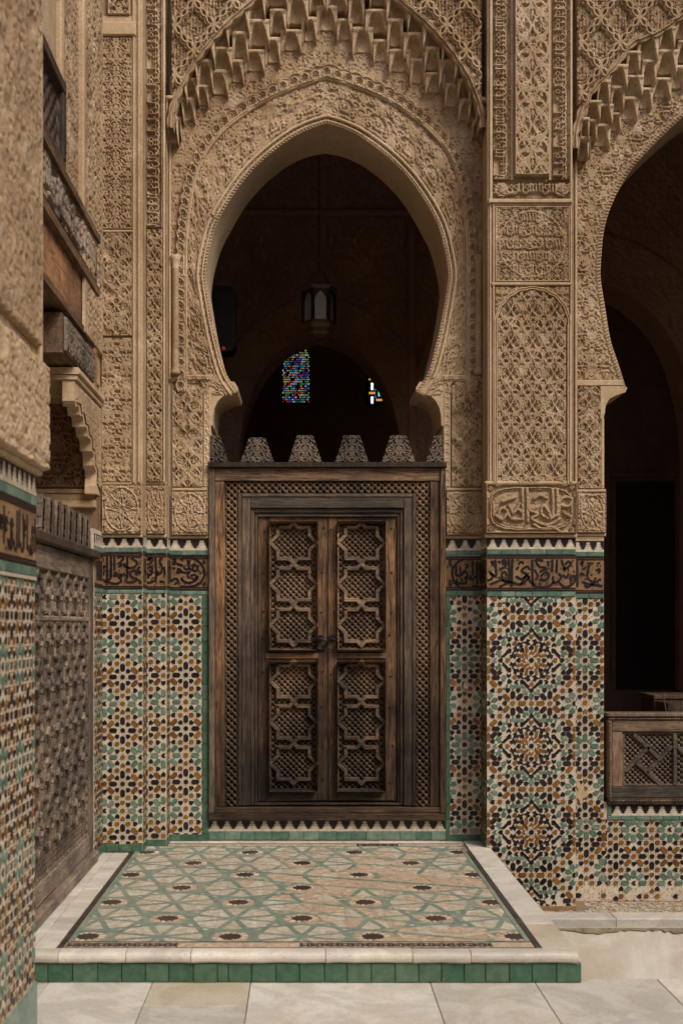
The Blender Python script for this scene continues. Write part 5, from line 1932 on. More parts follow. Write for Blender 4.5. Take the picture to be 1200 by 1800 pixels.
# dark borders
for (xa, xb) in ((-1.156, -1.128), (1.083, 1.108)):
    y = -.36
    while y > -2.68:
        yn = max(y - .1, -2.703)
        MB().box(L0, xa * S0, -y * S0 + .3, xb * S0, -yn * S0 - .3, -.01, .012, .4).build('dark_border_tile', 'floor_black', land)
        y = yn
for (xa, xb) in ((-1.126, -1.098), (1.056, 1.081)):
    y = -.36
    while y > -2.57:
        yn = max(y - .22, -2.588)
        MB().box(L0, xa * S0, -y * S0 + .3, xb * S0, -yn * S0 - .3, -.01, .012, .4).build('green_border_tile', 'floor_green', land)
        y = yn
# knotted bands front and back
for (ya, yb) in ((-2.59, -2.70), (-.10, -.20)):
    MB().box(L0, -1.126 * S0, -ya * S0, 1.081 * S0, -yb * S0, -.01, .0095).build('knot_ground', 'worn_tile', land)
    mb = MB()
    mid = -(ya + yb) / 2 * S0
    h_ = (ya - yb) / 2 * S0
    mb.box(L0, -1.126 * S0, -ya * S0, 1.081 * S0, -ya * S0 + 1.6, .009, .0122)
    mb.box(L0, -1.126 * S0, -yb * S0 - 1.8, 1.081 * S0, -yb * S0, .009, .0122)
    x = -1.12 * S0
    k = 0
    while x < 1.06 * S0:
        if vnoise(np.array([x]), np.array([ya * 50]), 62, 3)[0] < (.62 if ya < -1 else .4):
            for sg in (-1, 1):
                for o_ in (-3.6, 3.6):
                    mb.ribbon(L0, [(x, mid + o_ + sg * 3.4), (x + 6, mid + o_), (x + 12, mid + o_ - sg * 3.4)], 1.7, .009, .0125)
        x += 12
        k += 1
    mb.build('knot_band', 'floor_black', land)
    mb = MB()
    for i in range(34):
        xx = -1.1 * S0 + i * 16.1
        mb.prism(L0, [(xx, mid), (xx + 3.4, mid + 2.2), (xx + 6.8, mid), (xx + 3.4, mid - 2.2)], .009, .0115)
    mb.build('knot_lozenges', 'white_glaze', land, kind='stuff')

# star mosaic: strapwork cut from real lines
gx0, gx1, gy0, gy1 = -1.096, 1.054, -2.588, -.202
A_ = .69
sx0 = -.356
row_y = [-2.50 + .349 * i for i in range(7)]
polys = [[(gx0, gy0), (gx1, gy0), (gx1, gy1), (gx0, gy1)]]
lines = []
dd, wd = .058, .0145
q10 = math.sqrt(10)
for nx, ny in ((1, 3), (1, -3), (3, 1), (3, -1)):
    c0 = (nx * sx0 + ny * row_y[0]) / q10
    st = A_ / q10
    for k in range(-14, 15):
        lines.append((nx / q10, ny / q10, c0 + (k + .5) * st))
for k in range(-4, 5):
    for s in (-1, 1):
        lines.append((1, 0, sx0 + k * A_ / 2 + s * .105))
for yv in row_y:
    for s in (-1, 1):
        lines.append((0, 1, yv + s * .105))


def split(P, a, b, c):
    d = [a * x + b * y - c for x, y in P]
    if max(d) <= 1e-6:
        return [P], []
    if min(d) >= -1e-6:
        return [], [P]
    L, R = [], []
    n = len(P)
    for i in range(n):
        p, q, dp, dq = P[i], P[(i + 1) % n], d[i], d[(i + 1) % n]
        if dp <= 0:
            L.append(p)
        if dp >= 0:
            R.append(p)
        if dp * dq < 0:
            t = dp / (dp - dq)
            x = (p[0] + (q[0] - p[0]) * t, p[1] + (q[1] - p[1]) * t)
            L.append(x)
            R.append(x)
    return ([L] if len(L) > 2 else []), ([R] if len(R) > 2 else [])


stars = []
for i, yv in enumerate(row_y):
    for k in range(-4, 5):
        x = sx0 + k * A_ + (A_ / 2 if i % 2 else 0)
        if gx0 - .03 < x < gx1 + .03 and gy0 < yv < gy1:
            stars.append((x, yv))


def near_star(x, y):
    return min(math.hypot(x - a, y - b) for a, b in stars)


def keep_line(l, x, y):
    """straps run only while they belong to a star's own net"""
    return True


field, straps = polys, []
STRAP_AX = []
for (a, b, c) in lines:
    out = []
    for P in field:
        L1, R1_ = split(P, a, b, c - wd)
        out += L1
        for Q in R1_:
            S1, R2 = split(Q, a, b, c + wd)
            straps += S1
            STRAP_AX += [a == 0 or b == 0] * len(S1)
            out += R2
    field = out


def shrink(P, d):
    cx, cy = sum(p[0] for p in P) / len(P), sum(p[1] for p in P) / len(P)
    out = []
    for x, y in P:
        r = math.hypot(x - cx, y - cy)
        f = max(0, 1 - d / max(r, 1e-6))
        out.append((cx + (x - cx) * f, cy + (y - cy) * f))
    return out


MB().box(L0, gx0 * S0, -gy1 * S0, gx1 * S0, -gy0 * S0, -.01, .0095).build('mosaic_bed', 'worn_tile', land)
rg = random.Random(5)


def wear_at(x, y):
    return .45 * vnoise(np.array([x * 100]), np.array([y * 100]), 42, 1)[0] + .3 * vnoise(np.array([x * 100]), np.array([y * 100]), 12, 4)[0] + .25 * math.exp(-((x - .45) / .6) ** 2 - ((y + 1.15) / .9) ** 2)


cand, small = [], MB()
wornm = MB()
for P in field:
    ar = area(P)
    if ar < 2e-5:
        continue
    cx, cy = sum(p[0] for p in P) / len(P), sum(p[1] for p in P) / len(P)
    if near_star(cx, cy) < .046:
        continue
    q = shrink(P, .0014)
    w = wear_at(cx, cy) + rg.uniform(-.12, .12)
    if w > .62 and rg.random() < .55:
        continue                       # tile lost: the bed shows
    cand.append((ar, q, w))
cand.sort(key=lambda t: -t[0])
for i, (ar, P, w) in enumerate(cand):
    P2 = [(x * S0, -y * S0) for x, y in P]
    if i < 300:
        MB().prism(L0, P2, .006, .0118 + rg.uniform(-.0006, .0006)).build('mosaic_tile', 'cream_tile' if w < .60 else 'worn_tile', land)
    else:
        (small if w < .58 else wornm).prism(L0, P2, .006, .0118)
small.build('small_cream_tiles', 'cream_tile', land, kind='stuff')
wornm.build('small_worn_tiles', 'worn_tile', land, kind='stuff')
sm, smw = MB(), MB()
sc_, scw = MB(), MB()
for P, ax in zip(straps, STRAP_AX):
    if area(P) < 1e-5:
        continue
    cx, cy = sum(p[0] for p in P) / len(P), sum(p[1] for p in P) / len(P)
    d = near_star(cx, cy)
    if d < .056:
        continue
    if ax and d > .17:
        (sc_ if wear_at(cx, cy) < .56 else scw).prism(L0, [(x * S0, -y * S0) for x, y in shrink(P, .001)], .006, .0119)
        continue
    w = wear_at(cx, cy) + rg.uniform(-.15, .15)
    if w > .70:
        continue
    (sm if w < .60 else smw).prism(L0, [(x * S0, -y * S0) for x, y in P], .006, .0121)
sc_.build('small_cream_tiles', 'cream_tile', land, kind='stuff')
scw.build('small_worn_tiles', 'worn_tile', land, kind='stuff')
sm.build('green_strapwork', 'floor_green', land, kind='stuff')
smw.build('worn_strapwork', 'worn_tile', land, kind='stuff')
wp = MB()
for (x, y) in stars:
    P = [((x + r * math.cos(math.pi * i / 12)) * S0, -(y + r * math.sin(math.pi * i / 12)) * S0) for i, r in enumerate([.056, .046] * 12)]
    P = clip_poly(P, (gx0 * S0, -gy1 * S0, gx1 * S0, -gy0 * S0))
    if len(P) > 3:
        MB().prism(L0, P, .006, .0128).build('star_tile', 'floor_black', land)
    for i in range(12):
        a = math.pi * (i + .5) / 6
        tri = [(x + .056 * math.cos(a - .17), y + .056 * math.sin(a - .17)), (x + .056 * math.cos(a + .17), y + .056 * math.sin(a + .17)), (x + .088 * math.cos(a), y + .088 * math.sin(a))]
        tri = clip_poly([(p * S0, -q * S0) for p, q in tri], (gx0 * S0, -gy1 * S0, gx1 * S0, -gy0 * S0))
        if len(tri) > 2 and rg.random() < .85:
            wp.prism(L0, tri, .006, .0133)
wp.build('white_star_points', 'white_glaze', land, kind='stuff')

# ================================================================== LEFT GALLERY
gal = thing('gallery_wall', 'left side wall with weathered timber beams and a carved bracket, seen at a sharp angle', 'wall', (-1.5, -1, 0))
GX = -1.355
G = Side(GX)
yu = lambda z_cam: (z_cam - ZB) * S0      # distance from the lens -> u
# corner return beside the screen
cz = .40
solid('corner_core', GX - .5, -.80, 3.10, GX - .002, -.37, 7.6, 'stucco', gal)
solid('corner_core', GX - .02, -.395, ZC, GX + .012, -.37, 3.10, 'stucco', gal)
solid('upper_wall', GX - .45, -4.4, 4.56, GX - .03, -.8, 7.6, 'stucco', gal)
solid('upper_wall', GX - .45, -1.56, 4.03, GX - .03, -.8, 4.56, 'stucco', gal)
relief('stucco_strip', G, yu(6.56), zv(6.6), yu(7.08), zv(4.06), hp(T_VINE[0], .012, 0, 0, 1.5, 2, .7), gal, 'stucco', 1.7, rim=6, base=-.03)
relief('stucco_strip', G, yu(7.10), zv(6.6), yu(7.74), zv(3.3), hp(T_VINE[1], .014, 0, 0, 1.2, 3, .7), gal, 'stucco', 1.5, rim=10, base=.0)
MB().box(G, yu(7.06), zv(7.2), yu(7.12), zv(4.05), -.03, .018, 2).box(G, yu(6.5), zv(7.2), yu(6.58), zv(4.05), -.04, .0, 2).build('edge_moulding', 'stucco_pale', gal)
# beams
solid('carved_beam', GX - .3, -4.4, 3.70, GX - .004, -.60, 3.99, 'wood_y', gal)
relief('beam_carving', G, yu(5.6), zv(3.97), yu(7.5), zv(3.72), hp(T_SCR_H, .016, 0, zv(3.97), 1, 2, .2, 2.4), gal, 'wood_grey_y', 1.4, rim=2)
solid('beam_cap', GX - .3, -4.4, 3.99, GX + .035, -.58, 4.035, 'wood_y', gal)
solid('beam_shelf', GX - .3, -4.4, 3.645, GX + .03, -.58, 3.70, 'wood_y', gal)
solid('plain_beam', GX - .3, -4.4, 3.34, GX - .006, -.62, 3.645, 'wood_warm_y', gal)
solid('beam_bead', GX - .3, -4.4, 3.30, GX + .012, -.62, 3.34, 'wood_y', gal)
solid('timber_corbel', GX - .30, -1.60, 3.045, GX - .004, -.66, 3.27, 'wood_y', gal)
relief('corbel_carving', G, yu(6.56), zv(3.255), yu(7.44), zv(3.06), hp(T_VINE[1], .014, 0, 0, 1, 2, .2), gal, 'wood_grey_y', 1.4, rim=2)
MB().box(G, yu(7.46), zv(4.03), yu(7.55), zv(2.96), -.02, .012, 2).build('jamb_board', 'wood_warm', gal)
# bracket with scalloped arch
prof = [(yu(7.76), zv(2.96)), (yu(7.76), zv(2.37)), (yu(7.58), zv(2.37)), (yu(7.58), zv(2.42))]
curve = smooth_curve([(7.59, 2.42), (7.56, 2.50), (7.46, 2.61), (7.30, 2.70), (7.07, 2.78), (6.92, 2.82)], 46)
for i, (a, b) in enumerate(curve):
    k = .045 * abs(math.sin(i / 45 * math.pi * 6)) - .012
    prof.append((yu(a + k * .7), zv(b + k * .7)))
prof += [(yu(6.88), zv(2.84)), (yu(6.88), zv(2.96))]
MB().prism(G, prof, -.075, -.002).build('arch_bracket', 'stucco_pale', gal)
relief('bracket_carving', G, yu(6.92), zv(2.95), yu(7.73), zv(2.40), hp(T_FINE, .008, 0, 0, 1, 2, .3), gal, 'stucco', 1.4, rim=0, base=-.004,
       mask=lambda u, v: inside(u, v, [(x + 5, y - 5) for x, y in prof[3:]] + [(yu(7.73), zv(2.95)), (yu(7.73), zv(2.40))]))
MB().box(G, yu(6.86), zv(3.035), yu(7.78), zv(2.995), -.3, .030, 2).box(G, yu(6.87), zv(2.992), yu(7.77), zv(2.965), -.3, .014, 1).build('bracket_cornice', 'stucco_pale', gal)
# end wall of the gallery seen past the bracket
GE = Front(-.45)
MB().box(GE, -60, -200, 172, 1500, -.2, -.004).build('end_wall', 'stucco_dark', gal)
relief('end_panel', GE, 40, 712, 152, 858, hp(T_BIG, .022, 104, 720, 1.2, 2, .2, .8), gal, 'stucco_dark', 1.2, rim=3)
relief('end_frieze', GE, 40, 683, 152, 709, hp(T_SCR_H, .016, 40, 684, .6, 2, .2), gal, 'stucco', 1.1, rim=2)
MB().box(GE, 30, 860, 168, 868, -.02, .03, 1).box(GE, 30, 868.5, 166, 880, -.02, .02, 1).box(GE, 30, 880.5, 170, 893, -.02, .045, 1.5).build('end_cornice', 'stucco', gal)
# return face with tiles between screen and pilaster
RT = Side(-1.342)
solid('return_core', -1.60, -.70, -.05, -1.343, -.37, 2.13, 'grout', gal)
rr = (yu(7.44), 1046, yu(7.745), 1490)
lay(gal, [zellij(gal, RT, [(pieces(PAT_A, yu(7.6), 1096, rr), rr)])])
merlon_row(gal, RT, yu(7.44), yu(7.745), 951, 971, 20)
tile_row(gal, RT, yu(7.44), yu(7.745), 971.4, 979, 24, 'green_glaze', 0, .006)
tile_row(gal, RT, yu(7.44), yu(7.745), 1038, 1045, 24, 'green_glaze', 0, .006)
tile_row(gal, RT, yu(7.44), yu(7.745), 1466, 1479, 26, 'deep_green_glaze', 0, .010)
callig(gal, RT, yu(7.44), yu(7.745), 980, 1037.5, [[(yu(7.5) + 8 * i, 992), (yu(7.5) + 8 * i + 2, 1026)] for i in range(7)], 2.4, 16, 9)

# window shutter
win = thing('wooden_window', 'dark wooden lattice shutter high on the left wall above the beams', 'window', (GX, -1.8, 4.3))
MB().frame(G, yu(5.75), zv(4.555), yu(6.54), zv(4.038), 18, -.1, .02, 2).build('frame', 'wood_dark', win)
relief('lattice', G, yu(5.82), zv(4.48), yu(6.47), zv(4.11), f_lat(26, .03, 0, 0), win, 'wood_dark', 2, rim=0, base=-.05)

# wooden screen
scr = thing('wooden_screen', 'tall weathered grey carved wooden screen closing the left gallery, topped with pale merlons', 'screen', (GX, -1.4, 0))
SX = Side(GX)
ya_, yb_ = yu(5.0), yu(7.42)
MB().box(SX, yu(7.30), zv(1.93), yu(7.43), zv(.02), -.1, .012, 2).build('stile', 'wood_grey', scr)
MB().box(SX, ya_, zv(1.93), yu(7.297), zv(1.80), -.1, .010, 2).build('top_rail', 'wood_grey_y', scr)
MB().box(SX, ya_, zv(.19), yu(7.297), zv(.075), -.1, .010, 2).build('bottom_rail', 'wood_grey_y', scr)
MB().box(SX, ya_, zv(.072), yu(7.43), zv(.0), -.1, .045, 3).build('sill', 'wood_grey_y', scr)
MB().box(SX, ya_, zv(1.985), yu(7.46), zv(1.932), -.12, .05, 2).build('moulded_cap', 'wood_dark', scr)
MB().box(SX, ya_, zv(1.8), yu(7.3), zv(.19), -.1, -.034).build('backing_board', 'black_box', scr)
relief('lattice', SX, yu(5.4), zv(1.797), yu(7.295), zv(.193), f_lat(14.0, .022, 0, 0), scr, 'wood_grey', 1.8, rim=0, base=-.034)
# star straps over the lattice
mb = MB()
pitch = 62
for i in range(int((yu(7.29) - yu(5.4)) / pitch) + 1):
    for j in range(7):
        cu, cv = yu(7.288) - pitch * (i + .5), zv(1.797) + pitch * (j + .5)
        if cv > zv(.2):
            continue
        r, t, a = pitch * .36, pitch * .5, pitch * .13
        P = [(-r, -r), (-a, -r), (0, -t), (a, -r), (r, -r), (r, -a), (t, 0), (r, a), (r, r), (a, r), (0, t), (-a, r), (-r, r), (-r, a), (-t, 0), (-r, -a)]
        if cu - t < yu(5.42):
            continue
        star = MB()
        for k in range(16):
            p, q = P[k], P[(k + 1) % 16]
            star.bar(SX, (cu + p[0], cv + p[1]), (cu + q[0], cv + q[1]), 7.5, -.02, .004 + .002 * (k % 2))
        so = star.build('star_moulding', 'wood_grey' if (i + j) % 2 else 'wood_grey_y', scr)
        MB().prism(SX, [(cu + x, cv + y) for x, y in ((-10, 0), (-4, -4), (0, -10), (4, -4), (10, 0), (4, 4), (0, 10), (-4, 4))], -.02, .008).build('boss', 'wood_grey_y', so)
MB().box(SX, yu(5.4), zv(1.56), yu(7.295), zv(1.53), -.03, .009, 2).build('cross_rail', 'wood_grey_y', scr)
for k in range(8):
    c = yu(7.34) - 44 * k
    P = [(c - 15, zv(1.988)), (c + 15, zv(1.988)), (c + 14, zv(2.02)), (c + 15.5, zv(2.02)), (c + 11, zv(2.08)), (c + 12.5, zv(2.08)), (c + 8, zv(2.15)), (c + 9, zv(2.15)), (c + 6, zv(2.20)),
         (c - 6, zv(2.20)), (c - 9, zv(2.15)), (c - 8, zv(2.15)), (c - 12.5, zv(2.08)), (c - 11, zv(2.08)), (c - 15.5, zv(2.02)), (c - 14, zv(2.02))]
    me = MB().prism(SX, P, -.05, -.01).build('merlon', 'wood_grey', scr)
    relief('merlon_carving', SX, c - 16, zv(2.20), c + 16, zv(1.99), lambda u, v, c=c: .010 * tap(T_VINE[0], (u - c) * 1.6, v * 1.6), me, 'wood_grey', 1.4, mask=lambda u, v, P=P: inside(u, v, P), rim=0, base=-.009)

# ================================================================== NEAR PIER
npier = thing('near_pier', 'out of focus stucco and tile pier nearest the viewer at the left edge', 'pier', (-1.3, -3.8, ZC))
NXP = -1.09
N = Side(NXP)
ue, us = yu(4.715), yu(3.15)
solid('pier_core', -1.75, us / S0, ZC, NXP - .003, ue / S0, 2.15, 'grout', npier)
solid('upper_core', -1.75, us / S0, 2.15, NXP + .02, ue / S0 + .02, 7.6, 'stucco', npier)
NU = Side(NXP + .02)
mb = MB()
relief('rough_panel', NU, us, zv(4.2), ue - 14, zv(2.62), lambda u, v: (.009 * vnoise(u, v / 2.6, 4, 1) + .006 * vnoise(u, v / 1.6, 2.2, 2) + .012 * tap(T_FINE, u, v)) * worn(u, v, 1, .5), npier, 'stucco', 1.7, rim=0, base=.004)
MB().box(NU, ue - 13, zv(5), ue - 8, zv(2.56), -.01, .016, 1).box(NU, ue - 8, zv(5), ue + 4.5, zv(2.56), -.01, .008, 1).build('edge_moulding', 'stucco_pale', npier)
relief('capital_block', NU, us, zv(2.56), ue + 6, zv(2.135), hp(T_VINE[0], .014, 0, 0, 2, 3, .6, .9), npier, 'stucco_pale', 1.7, rim=0, base=.018)
MB().box(N, us, zv(2.145), ue + 3, zv(2.115), -.02, .03, 2).build('cornice', 'stucco_pale', npier)
merlon_row(npier, N, us, ue, zv(2.112), zv(2.03), 20)
tile_row(npier, N, us, ue, zv(2.027), zv(1.99), 24, 'green_glaze', 0, .007)
RNs = random.Random(3)
stk = []
u = us + 6
while u < ue - 4:
    k = RNs.random()
    v0, v1 = zv(1.95), zv(1.77)
    if k < .45:
        stk.append([(u, v0 + 2), (u + RNs.uniform(-2, 2), v1 - 8)])
    elif k < .75:
        stk.append([(u - 4, v1 - 14), (u + 2, v1 - 6), (u + 9, v1 - 10), (u + 8, v1 - 22)])
    else:
        stk.append(list(map(tuple, spiral(u, v0 + 16, 7, 1.1, 1.2, 1))))
    u += RNs.uniform(6, 10)
callig(npier, N, us, ue, zv(1.987), zv(1.745), stk, 3.0, 40, 11)
tile_row(npier, N, us, ue, zv(1.742), zv(1.705), 24, 'green_glaze', 0, .007)
MB().box(N, us, zv(1.703), ue, zv(1.69), 0, .006).build('white_border', 'white_glaze', npier)
rn = (us, zv(1.688), ue - .3, zv(.065))
TH[0] = .0008
KEEP = dict(SHAPES)
for k_ in SHAPES:
    SHAPES[k_] = [(x * .86, y * .92) for x, y in KEEP[k_]]
lay(npier, [zellij(npier, N, [(pieces(PAT_A, ue - 31, 1090, rn), rn)])])
SHAPES.update(KEEP)
TH[0] = .0022
tile_row(npier, N, us, ue, zv(.062), zv(-.142), 40, 'green_glaze', 0, .009)

# ================================================================== RAILING
rail = thing('wooden_railing', 'low carved wooden railing with pinwheel lattice closing the right arch', 'railing', W0.p(1300, 1412, 0))
RA = Front(.0)
MB().box(RA, 1063, 1253, 1640, 1259, -.12, .045, 1).build('handrail', 'wood_grey', rail)
MB().box(RA, 1066, 1259.4, 1630, 1265, -.1, .03, .8).build('rope_moulding', 'wood_dark', rail)
mb = MB()
for i in range(46):
    mb.bar(RA, (1068 + i * 5.2, 1263.6), (1072.2 + i * 5.2, 1261.2), 2.6, .028, .036)
for i in range(26):
    mb.bar(RA, (1067.2, 1268 + i * 5.4), (1070.2, 1271.6 + i * 5.4), 2.4, .028, .036)
for i in range(46):
    mb.bar(RA, (1070 + i * 5.2, 1407.4), (1074.2 + i * 5.2, 1405.0), 2.4, .028, .036)
mb.build('rope_twist', 'rail_h', rail)
MB().box(RA, 1065.5, 1265.4, 1073, 1402, -.1, .026, .8).build('stile', 'rail_v', rail)
MB().box(RA, 1073.4, 1265.4, 1630, 1286, -.1, .022, 1).build('top_rail', 'rail_h', rail)
MB().box(RA, 1073.4, 1286.4, 1092, 1382, -.1, .020, 1).build('stile', 'rail_v', rail, label='pale inner stile')
MB().box(RA, 1073.4, 1382.4, 1630, 1402, -.1, .020, 1).build('bottom_rail', 'wood_ashen_h', rail)
MB().box(RA, 1065.5, 1402.4, 1630, 1413.5, -.1, .03, 1.2).build('threshold', 'wood_dark', rail)
MB().box(RA, 1092, 1286, 1630, 1383, -.1, -.032).build('backing_board', 'wood_dark', rail)
MB().frame(RA, 1092.4, 1286.4, 1330, 1382, 4, -.03, .008, .6).build('panel_bead', 'rail_h', rail)
relief('turned_lattice', RA, 1096, 1290, 1330, 1378, f_lat(9.5, .024, 0, 0), rail, 'rail_lattice', .8, rim=0, base=-.030)
mb_ = []
sq = [((1101, 1353), (1146, 1302)), ((1128, 1318), (1158, 1345)), ((1118, 1291), (1160, 1328)), ((1114, 1336), (1158, 1377)), ((1143, 1360), (1181, 1316))]
sq = [((1098, 1356), (1142, 1310)), ((1113, 1291), (1157, 1333)), ((1116, 1339), (1158, 1378)), ((1136, 1358), (1180, 1312)), ]
for a, b in sq:
    MB().bar(RA, a, b, 8.5, -.02, .012).build('lattice_bar', 'wood_ashen_h', rail)
for cu in (1184.5, 1272):
    MB().bar(RA, (cu, 1289), (cu, 1379), 8.5, -.02, .014).build('lattice_bar', 'wood_ashen_h', rail)
for a, b in sq:
    A2, B2 = (2 * 1184.5 - a[0], a[1]), (2 * 1184.5 - b[0], b[1])
    MB().bar(RA, A2, B2, 8.5, -.02, .012).build('lattice_bar', 'wood_ashen_h', rail)

# ================================================================== INSIDE THE HALL
inn = thing('inner_arcade', 'dim brown carved arcade wall inside the hall, seen through the open arches', 'arcade', (0.2, 3.2, ZH))
IW = Front(3.2)
HI = [(140, 1360), (140, 1000), (140, 800), (133, 738), (118, 690), (92, 644), (55, 608), (22, 592), (0, 586)]
HI2 = [(212, 1360), (212, 1000), (212, 780), (200, 690), (176, 612), (136, 552), (84, 512), (36, 494), (0, 488)]
I1, I2 = arch_curve(562, HI, 60), arch_curve(1010, HI2, 60)
pi1, pi2 = [tuple(p) for p in I1], [tuple(p) for p in I2]
pb1, pb2 = [tuple(p) for p in offset(I1, 66)], [tuple(p) for p in offset(I2, 84)]


def f_inner(u, v):
    b = inside(u, v, pb1) | inside(u, v, pb2)
    g1 = .03 + .022 * tap(T_VINE[2], u, v)
    g2 = .022 * tap(T_SEBKA, u / 1.2, v / 1.2)
    return np.where(b, g1, g2)


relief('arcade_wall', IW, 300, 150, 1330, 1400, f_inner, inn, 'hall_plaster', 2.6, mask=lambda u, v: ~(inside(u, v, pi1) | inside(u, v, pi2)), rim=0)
for C in (I1, I2):
    strip('arch_edge', IW, C, offset(C, 7), lambda s, t, w: .04 + .012 * np.sin(t / w * math.pi * 3), inn, 'hall_plaster', nu=200, nv=10)
    nn_ = len(C)
    PX = np.array([(C[:, 0] - 534) * IW.k] * 2)
    PZ = np.array([EYE + (1100 - C[:, 1]) * IW.k] * 2)
    PY = np.array([np.full(nn_, 3.2), np.full(nn_, 3.7)])
    grid_mesh('soffit', PX, PY, PZ, quad_ids(2, nn_), 'hall_plaster', inn)
MB().box(IW, 300, 372, 722, 382, -.02, .08, 2).box(IW, 716, 382, 730, 1100, -.02, .07, 2).build('moulding', 'hall_plaster', inn)
MB().box(IW, 100, 100, 300, 1400, -.4, -.01).box(IW, 1330, 100, 1900, 1400, -.4, -.01).box(IW, 100, -200, 1900, 152, -.4, -.01).build('wall_core', 'hall_plaster', inn)
mb = MB()
for r in range(6):
    for k in range(10):
        cu, cv = 418 + 41 * k + (20.5 if r % 2 else 0), 420 + 34.5 * r
        if inside(np.array([cu]), np.array([cv]), pb1)[0] or cu > 800:
            continue
        x, y, z = IW.p(cu, cv, .02)
        mb.lathe((x, y - .02, z - .03), [(.004, -.03), (.022, -.01), (.024, .015), (.014, .04), (.004, .055)], 7)
mb.build('hanging_bosses', 'stucco', inn, kind='stuff')
bw = thing('back_wall', 'almost black far wall of the hall behind the inner arches', 'wall', (2, 6.2, ZH))
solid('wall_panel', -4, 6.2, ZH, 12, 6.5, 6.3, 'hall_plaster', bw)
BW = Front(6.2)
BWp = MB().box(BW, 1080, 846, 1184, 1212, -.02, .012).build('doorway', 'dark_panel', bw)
MB().box(BW, 1072, 838, 1080, 1212, -.02, .05, 1).box(BW, 1184, 838, 1192, 1212, -.02, .05, 1).box(BW, 1072, 830, 1192, 838, -.02, .05, 1).build('door_surround', 'hall_plaster', bw)


# stained glass
def glass(name, label, u0, v0, u1, v1):
    t = thing(name, label, 'window', BW.p((u0 + u1) / 2, v1, .02))
    return t


cols = {'blue': (.05, .12, .75), 'pale': (.55, .75, .95), 'red': (.8, .04, .03), 'amber': (.95, .45, .05), 'green': (.05, .5, .25), 'aqua': (.2, .7, .6), 'gold': (.85, .6, .12)}
for k, c in cols.items():
    lit('glass_' + k, c, .42)
lit('glass_white', (.85, .95, 1), .85)
lit('glass_orange', (.95, .40, .08), .5)
lit('glass_mint', (.25, .65, .4), .6)
sg = glass('stained_window', 'tall stained glass window of tiny coloured panes glowing under the lantern', 495, 608, 546, 709)
P = [(494, 711), (494, 640)] + [(519.5 + 25.5 * math.cos(a), 640 - 34 * math.sin(a)) for a in np.linspace(math.pi, 0, 16)] + [(545, 711)]
MB().prism(BW, P, 0.002, .03).build('screen', 'black_box', sg)
rg = random.Random(2)
mbs = {}
names = list(cols)
for j in range(26):
    for i in range(13):
        u = 497.5 + i * 3.75 + (1.9 if j % 2 else 0)
        v = 707 - j * 3.9
        if not inside(np.array([u]), np.array([v]), P)[0] or u > 543.5 or rg.random() < .14:
            continue
        c = names[int(abs(math.sin(i * 1.9 + (j % 7) * 2.3) * 6.99 + rg.random() * 3)) % 7]
        r = rg.uniform(.75, 1.35)
        mbs.setdefault(c, MB()).prism(BW, [(u + r * math.cos(q), v + r * math.sin(q)) for q in np.linspace(0, 2 * math.pi, 6, endpoint=False)], .028, .033)
for c, mb in mbs.items():
    mb.build(c + '_panes', 'glass_' + c, sg, kind='stuff')
sg2 = glass('stained_window', 'small stained glass window with white, orange and green bars, right of the lantern', 645, 665, 675, 712)
MB().box(BW, 643, 664, 678, 713, .002, .026).build('screen', 'black_box', sg2)
for (u0, v0, u1, v1, c) in ((651.5, 674, 655.5, 686, 'white'), (651.5, 698, 655.5, 710, 'white'), (648, 690, 659, 693.4, 'orange'), (660.5, 702, 671, 705.5, 'orange'), (664, 687.5, 667, 697.5, 'mint'), (657.5, 684.5, 660.5, 688, 'blue'), (657.5, 696.5, 661, 700, 'blue'), (647.5, 666.5, 650.5, 669, 'orange')):
    MB().box(BW, u0, v0, u1, v1, .026, .032, .4).build('pane', 'glass_' + c, sg2)

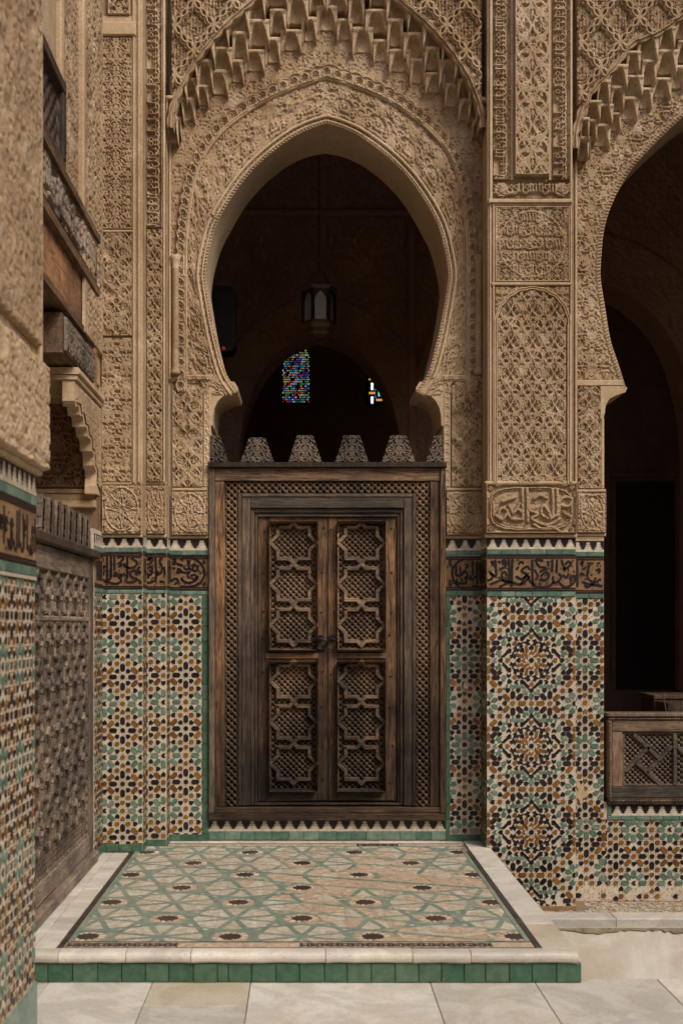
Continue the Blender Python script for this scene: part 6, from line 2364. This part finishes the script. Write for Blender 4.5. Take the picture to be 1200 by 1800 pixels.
# lantern
LY = 1.55
LT = Front(LY)
kx = LT.k
lc = LT.p(560, 598, 0)
lan = thing('hanging_lantern', 'hexagonal metal lantern with frosted panes hanging in the open arch', 'lantern', lc)
zz = lambda v: (598 - v) * kx
r = lambda px: px * kx
cpos = (lc[0], LY, lc[2])
MB().lathe(cpos, [(r(16), zz(597)), (r(26), zz(592)), (r(27), zz(588)), (r(24), zz(585)), (r(30), zz(580)), (r(31), zz(574)), (r(28), zz(570)), (r(31), zz(567.5))], 6, .12).build('base', 'brass', lan)
MB().lathe(cpos, [(r(31), zz(514)), (r(34), zz(508)), (r(24), zz(501)), (r(15), zz(488)), (r(11), zz(480)), (r(6), zz(477)), (r(3), zz(470))], 6, .12).build('roof', 'brass', lan)
for j in range(6):
    a = 2 * math.pi * (j + .12) / 6
    b = 2 * math.pi * (j + 1.12) / 6
    R = r(28.5)
    p0 = (cpos[0] + R * math.cos(a), cpos[1] + R * math.sin(a))
    p1 = (cpos[0] + R * math.cos(b), cpos[1] + R * math.sin(b))
    MB().tube([(p0[0], p0[1], lc[2] + zz(569)), (p0[0], p0[1], lc[2] + zz(512))], r(3.0), 6).build('post', 'iron', lan)
    q = lambda t, z, k=.93: (cpos[0] + (p0[0] + (p1[0] - p0[0]) * t - cpos[0]) * k, cpos[1] + (p0[1] + (p1[1] - p0[1]) * t - cpos[1]) * k, lc[2] + z)
    vs = [q(.12, zz(568)), q(.88, zz(568)), q(.88, zz(530)), q(.7, zz(522)), q(.5, zz(517)), q(.3, zz(522)), q(.12, zz(530))]
    vs2 = [q(t_, z_, .90) for t_, z_ in ((.12, zz(568)), (.88, zz(568)), (.88, zz(530)), (.7, zz(522)), (.5, zz(517)), (.3, zz(522)), (.12, zz(530)))]
    MB().add(vs + vs2, [tuple(range(7)), tuple(range(13, 6, -1))] + [(i, 7 + i, 7 + (i + 1) % 7, (i + 1) % 7) for i in range(7)]).build('pane', 'frosted_glass', lan)
    vs = [q(.0, zz(531), .96), q(.12, zz(531), .96), q(.3, zz(522), .96), q(.5, zz(517), .96), q(.7, zz(522), .96), q(.88, zz(531), .96), q(1, zz(531), .96), q(1, zz(511), .96), q(0, zz(511), .96)]
    MB().add(vs, [tuple(range(9))]).build('pierced_plate', 'iron', lan)
mb = MB()
ztop = 6.3 - lc[2]
z0 = zz(471)
k = 0
while z0 < ztop:
    z1 = z0 + .05
    ang = 0 if k % 2 else math.pi / 2
    mb.tube([(cpos[0] + .008 * math.cos(t) * math.cos(ang), LY + .008 * math.cos(t) * math.sin(ang), lc[2] + (z0 + z1) / 2 + .028 * math.sin(t)) for t in np.linspace(0, 2 * math.pi, 10, endpoint=False)], .003, 5, True)
    z0 += .046
    k += 1
mb.build('chain', 'iron', lan)

# dark box with red light inside the arch, left
BX = Front(.75)
box = thing('dark_box', 'tall black box with a tiny red light fixed inside the left of the big arch', 'box', BX.p(398, 615, 0))
MB().prism(BX, [(366, 612), (366, 506), (372, 503), (404, 504), (414, 510), (414, 606), (408, 618), (372, 620)], -.18, .02).build('case', 'black_box', box)
lit('red_light', (.5, .02, .015), .10)
x, y, z = BX.p(393, 613, .022)
MB().lathe((x, y, z - .012), [(.004, -.008), (.016, .0), (.016, .014), (.004, .024)], 9).build('indicator', 'red_light', box)
MB().box(BX, 330, 545, 366, 556, -.12, -.08).build('wall_arm', 'iron', box)

# bench behind the railing
BN = Front(1.1)
ben = thing('low_bench', 'dark wooden bench half hidden behind the railing in the right arch', 'bench', BN.p(1190, 1330, 0))
MB().box(BN, 1148, 1222, 1420, 1229, -.4, .0, 1).build('top_plank', 'wood_y', ben)
MB().box(BN, 1150, 1229.4, 1418, 1300, -.05, -.012).build('front_board', 'wood_dark', ben)
solid('leg', BN.p(1152, 0, 0)[0], .8, ZH, BN.p(1160, 0, 0)[0], 1.5, BN.p(0, 1232, 0)[2], 'wood_dark', ben)
solid('leg', BN.p(1406, 0, 0)[0], .8, ZH, BN.p(1414, 0, 0)[0], 1.5, BN.p(0, 1232, 0)[2], 'wood_dark', ben)
MB().tube([BN.p(1143, 1215, .3), BN.p(1146, 1228, .3), BN.p(1149, 1245, .3), BN.p(1150, 1262, .3), BN.p(1150, 1330, .3)], .005, 6).build('cord', 'brass', ben)
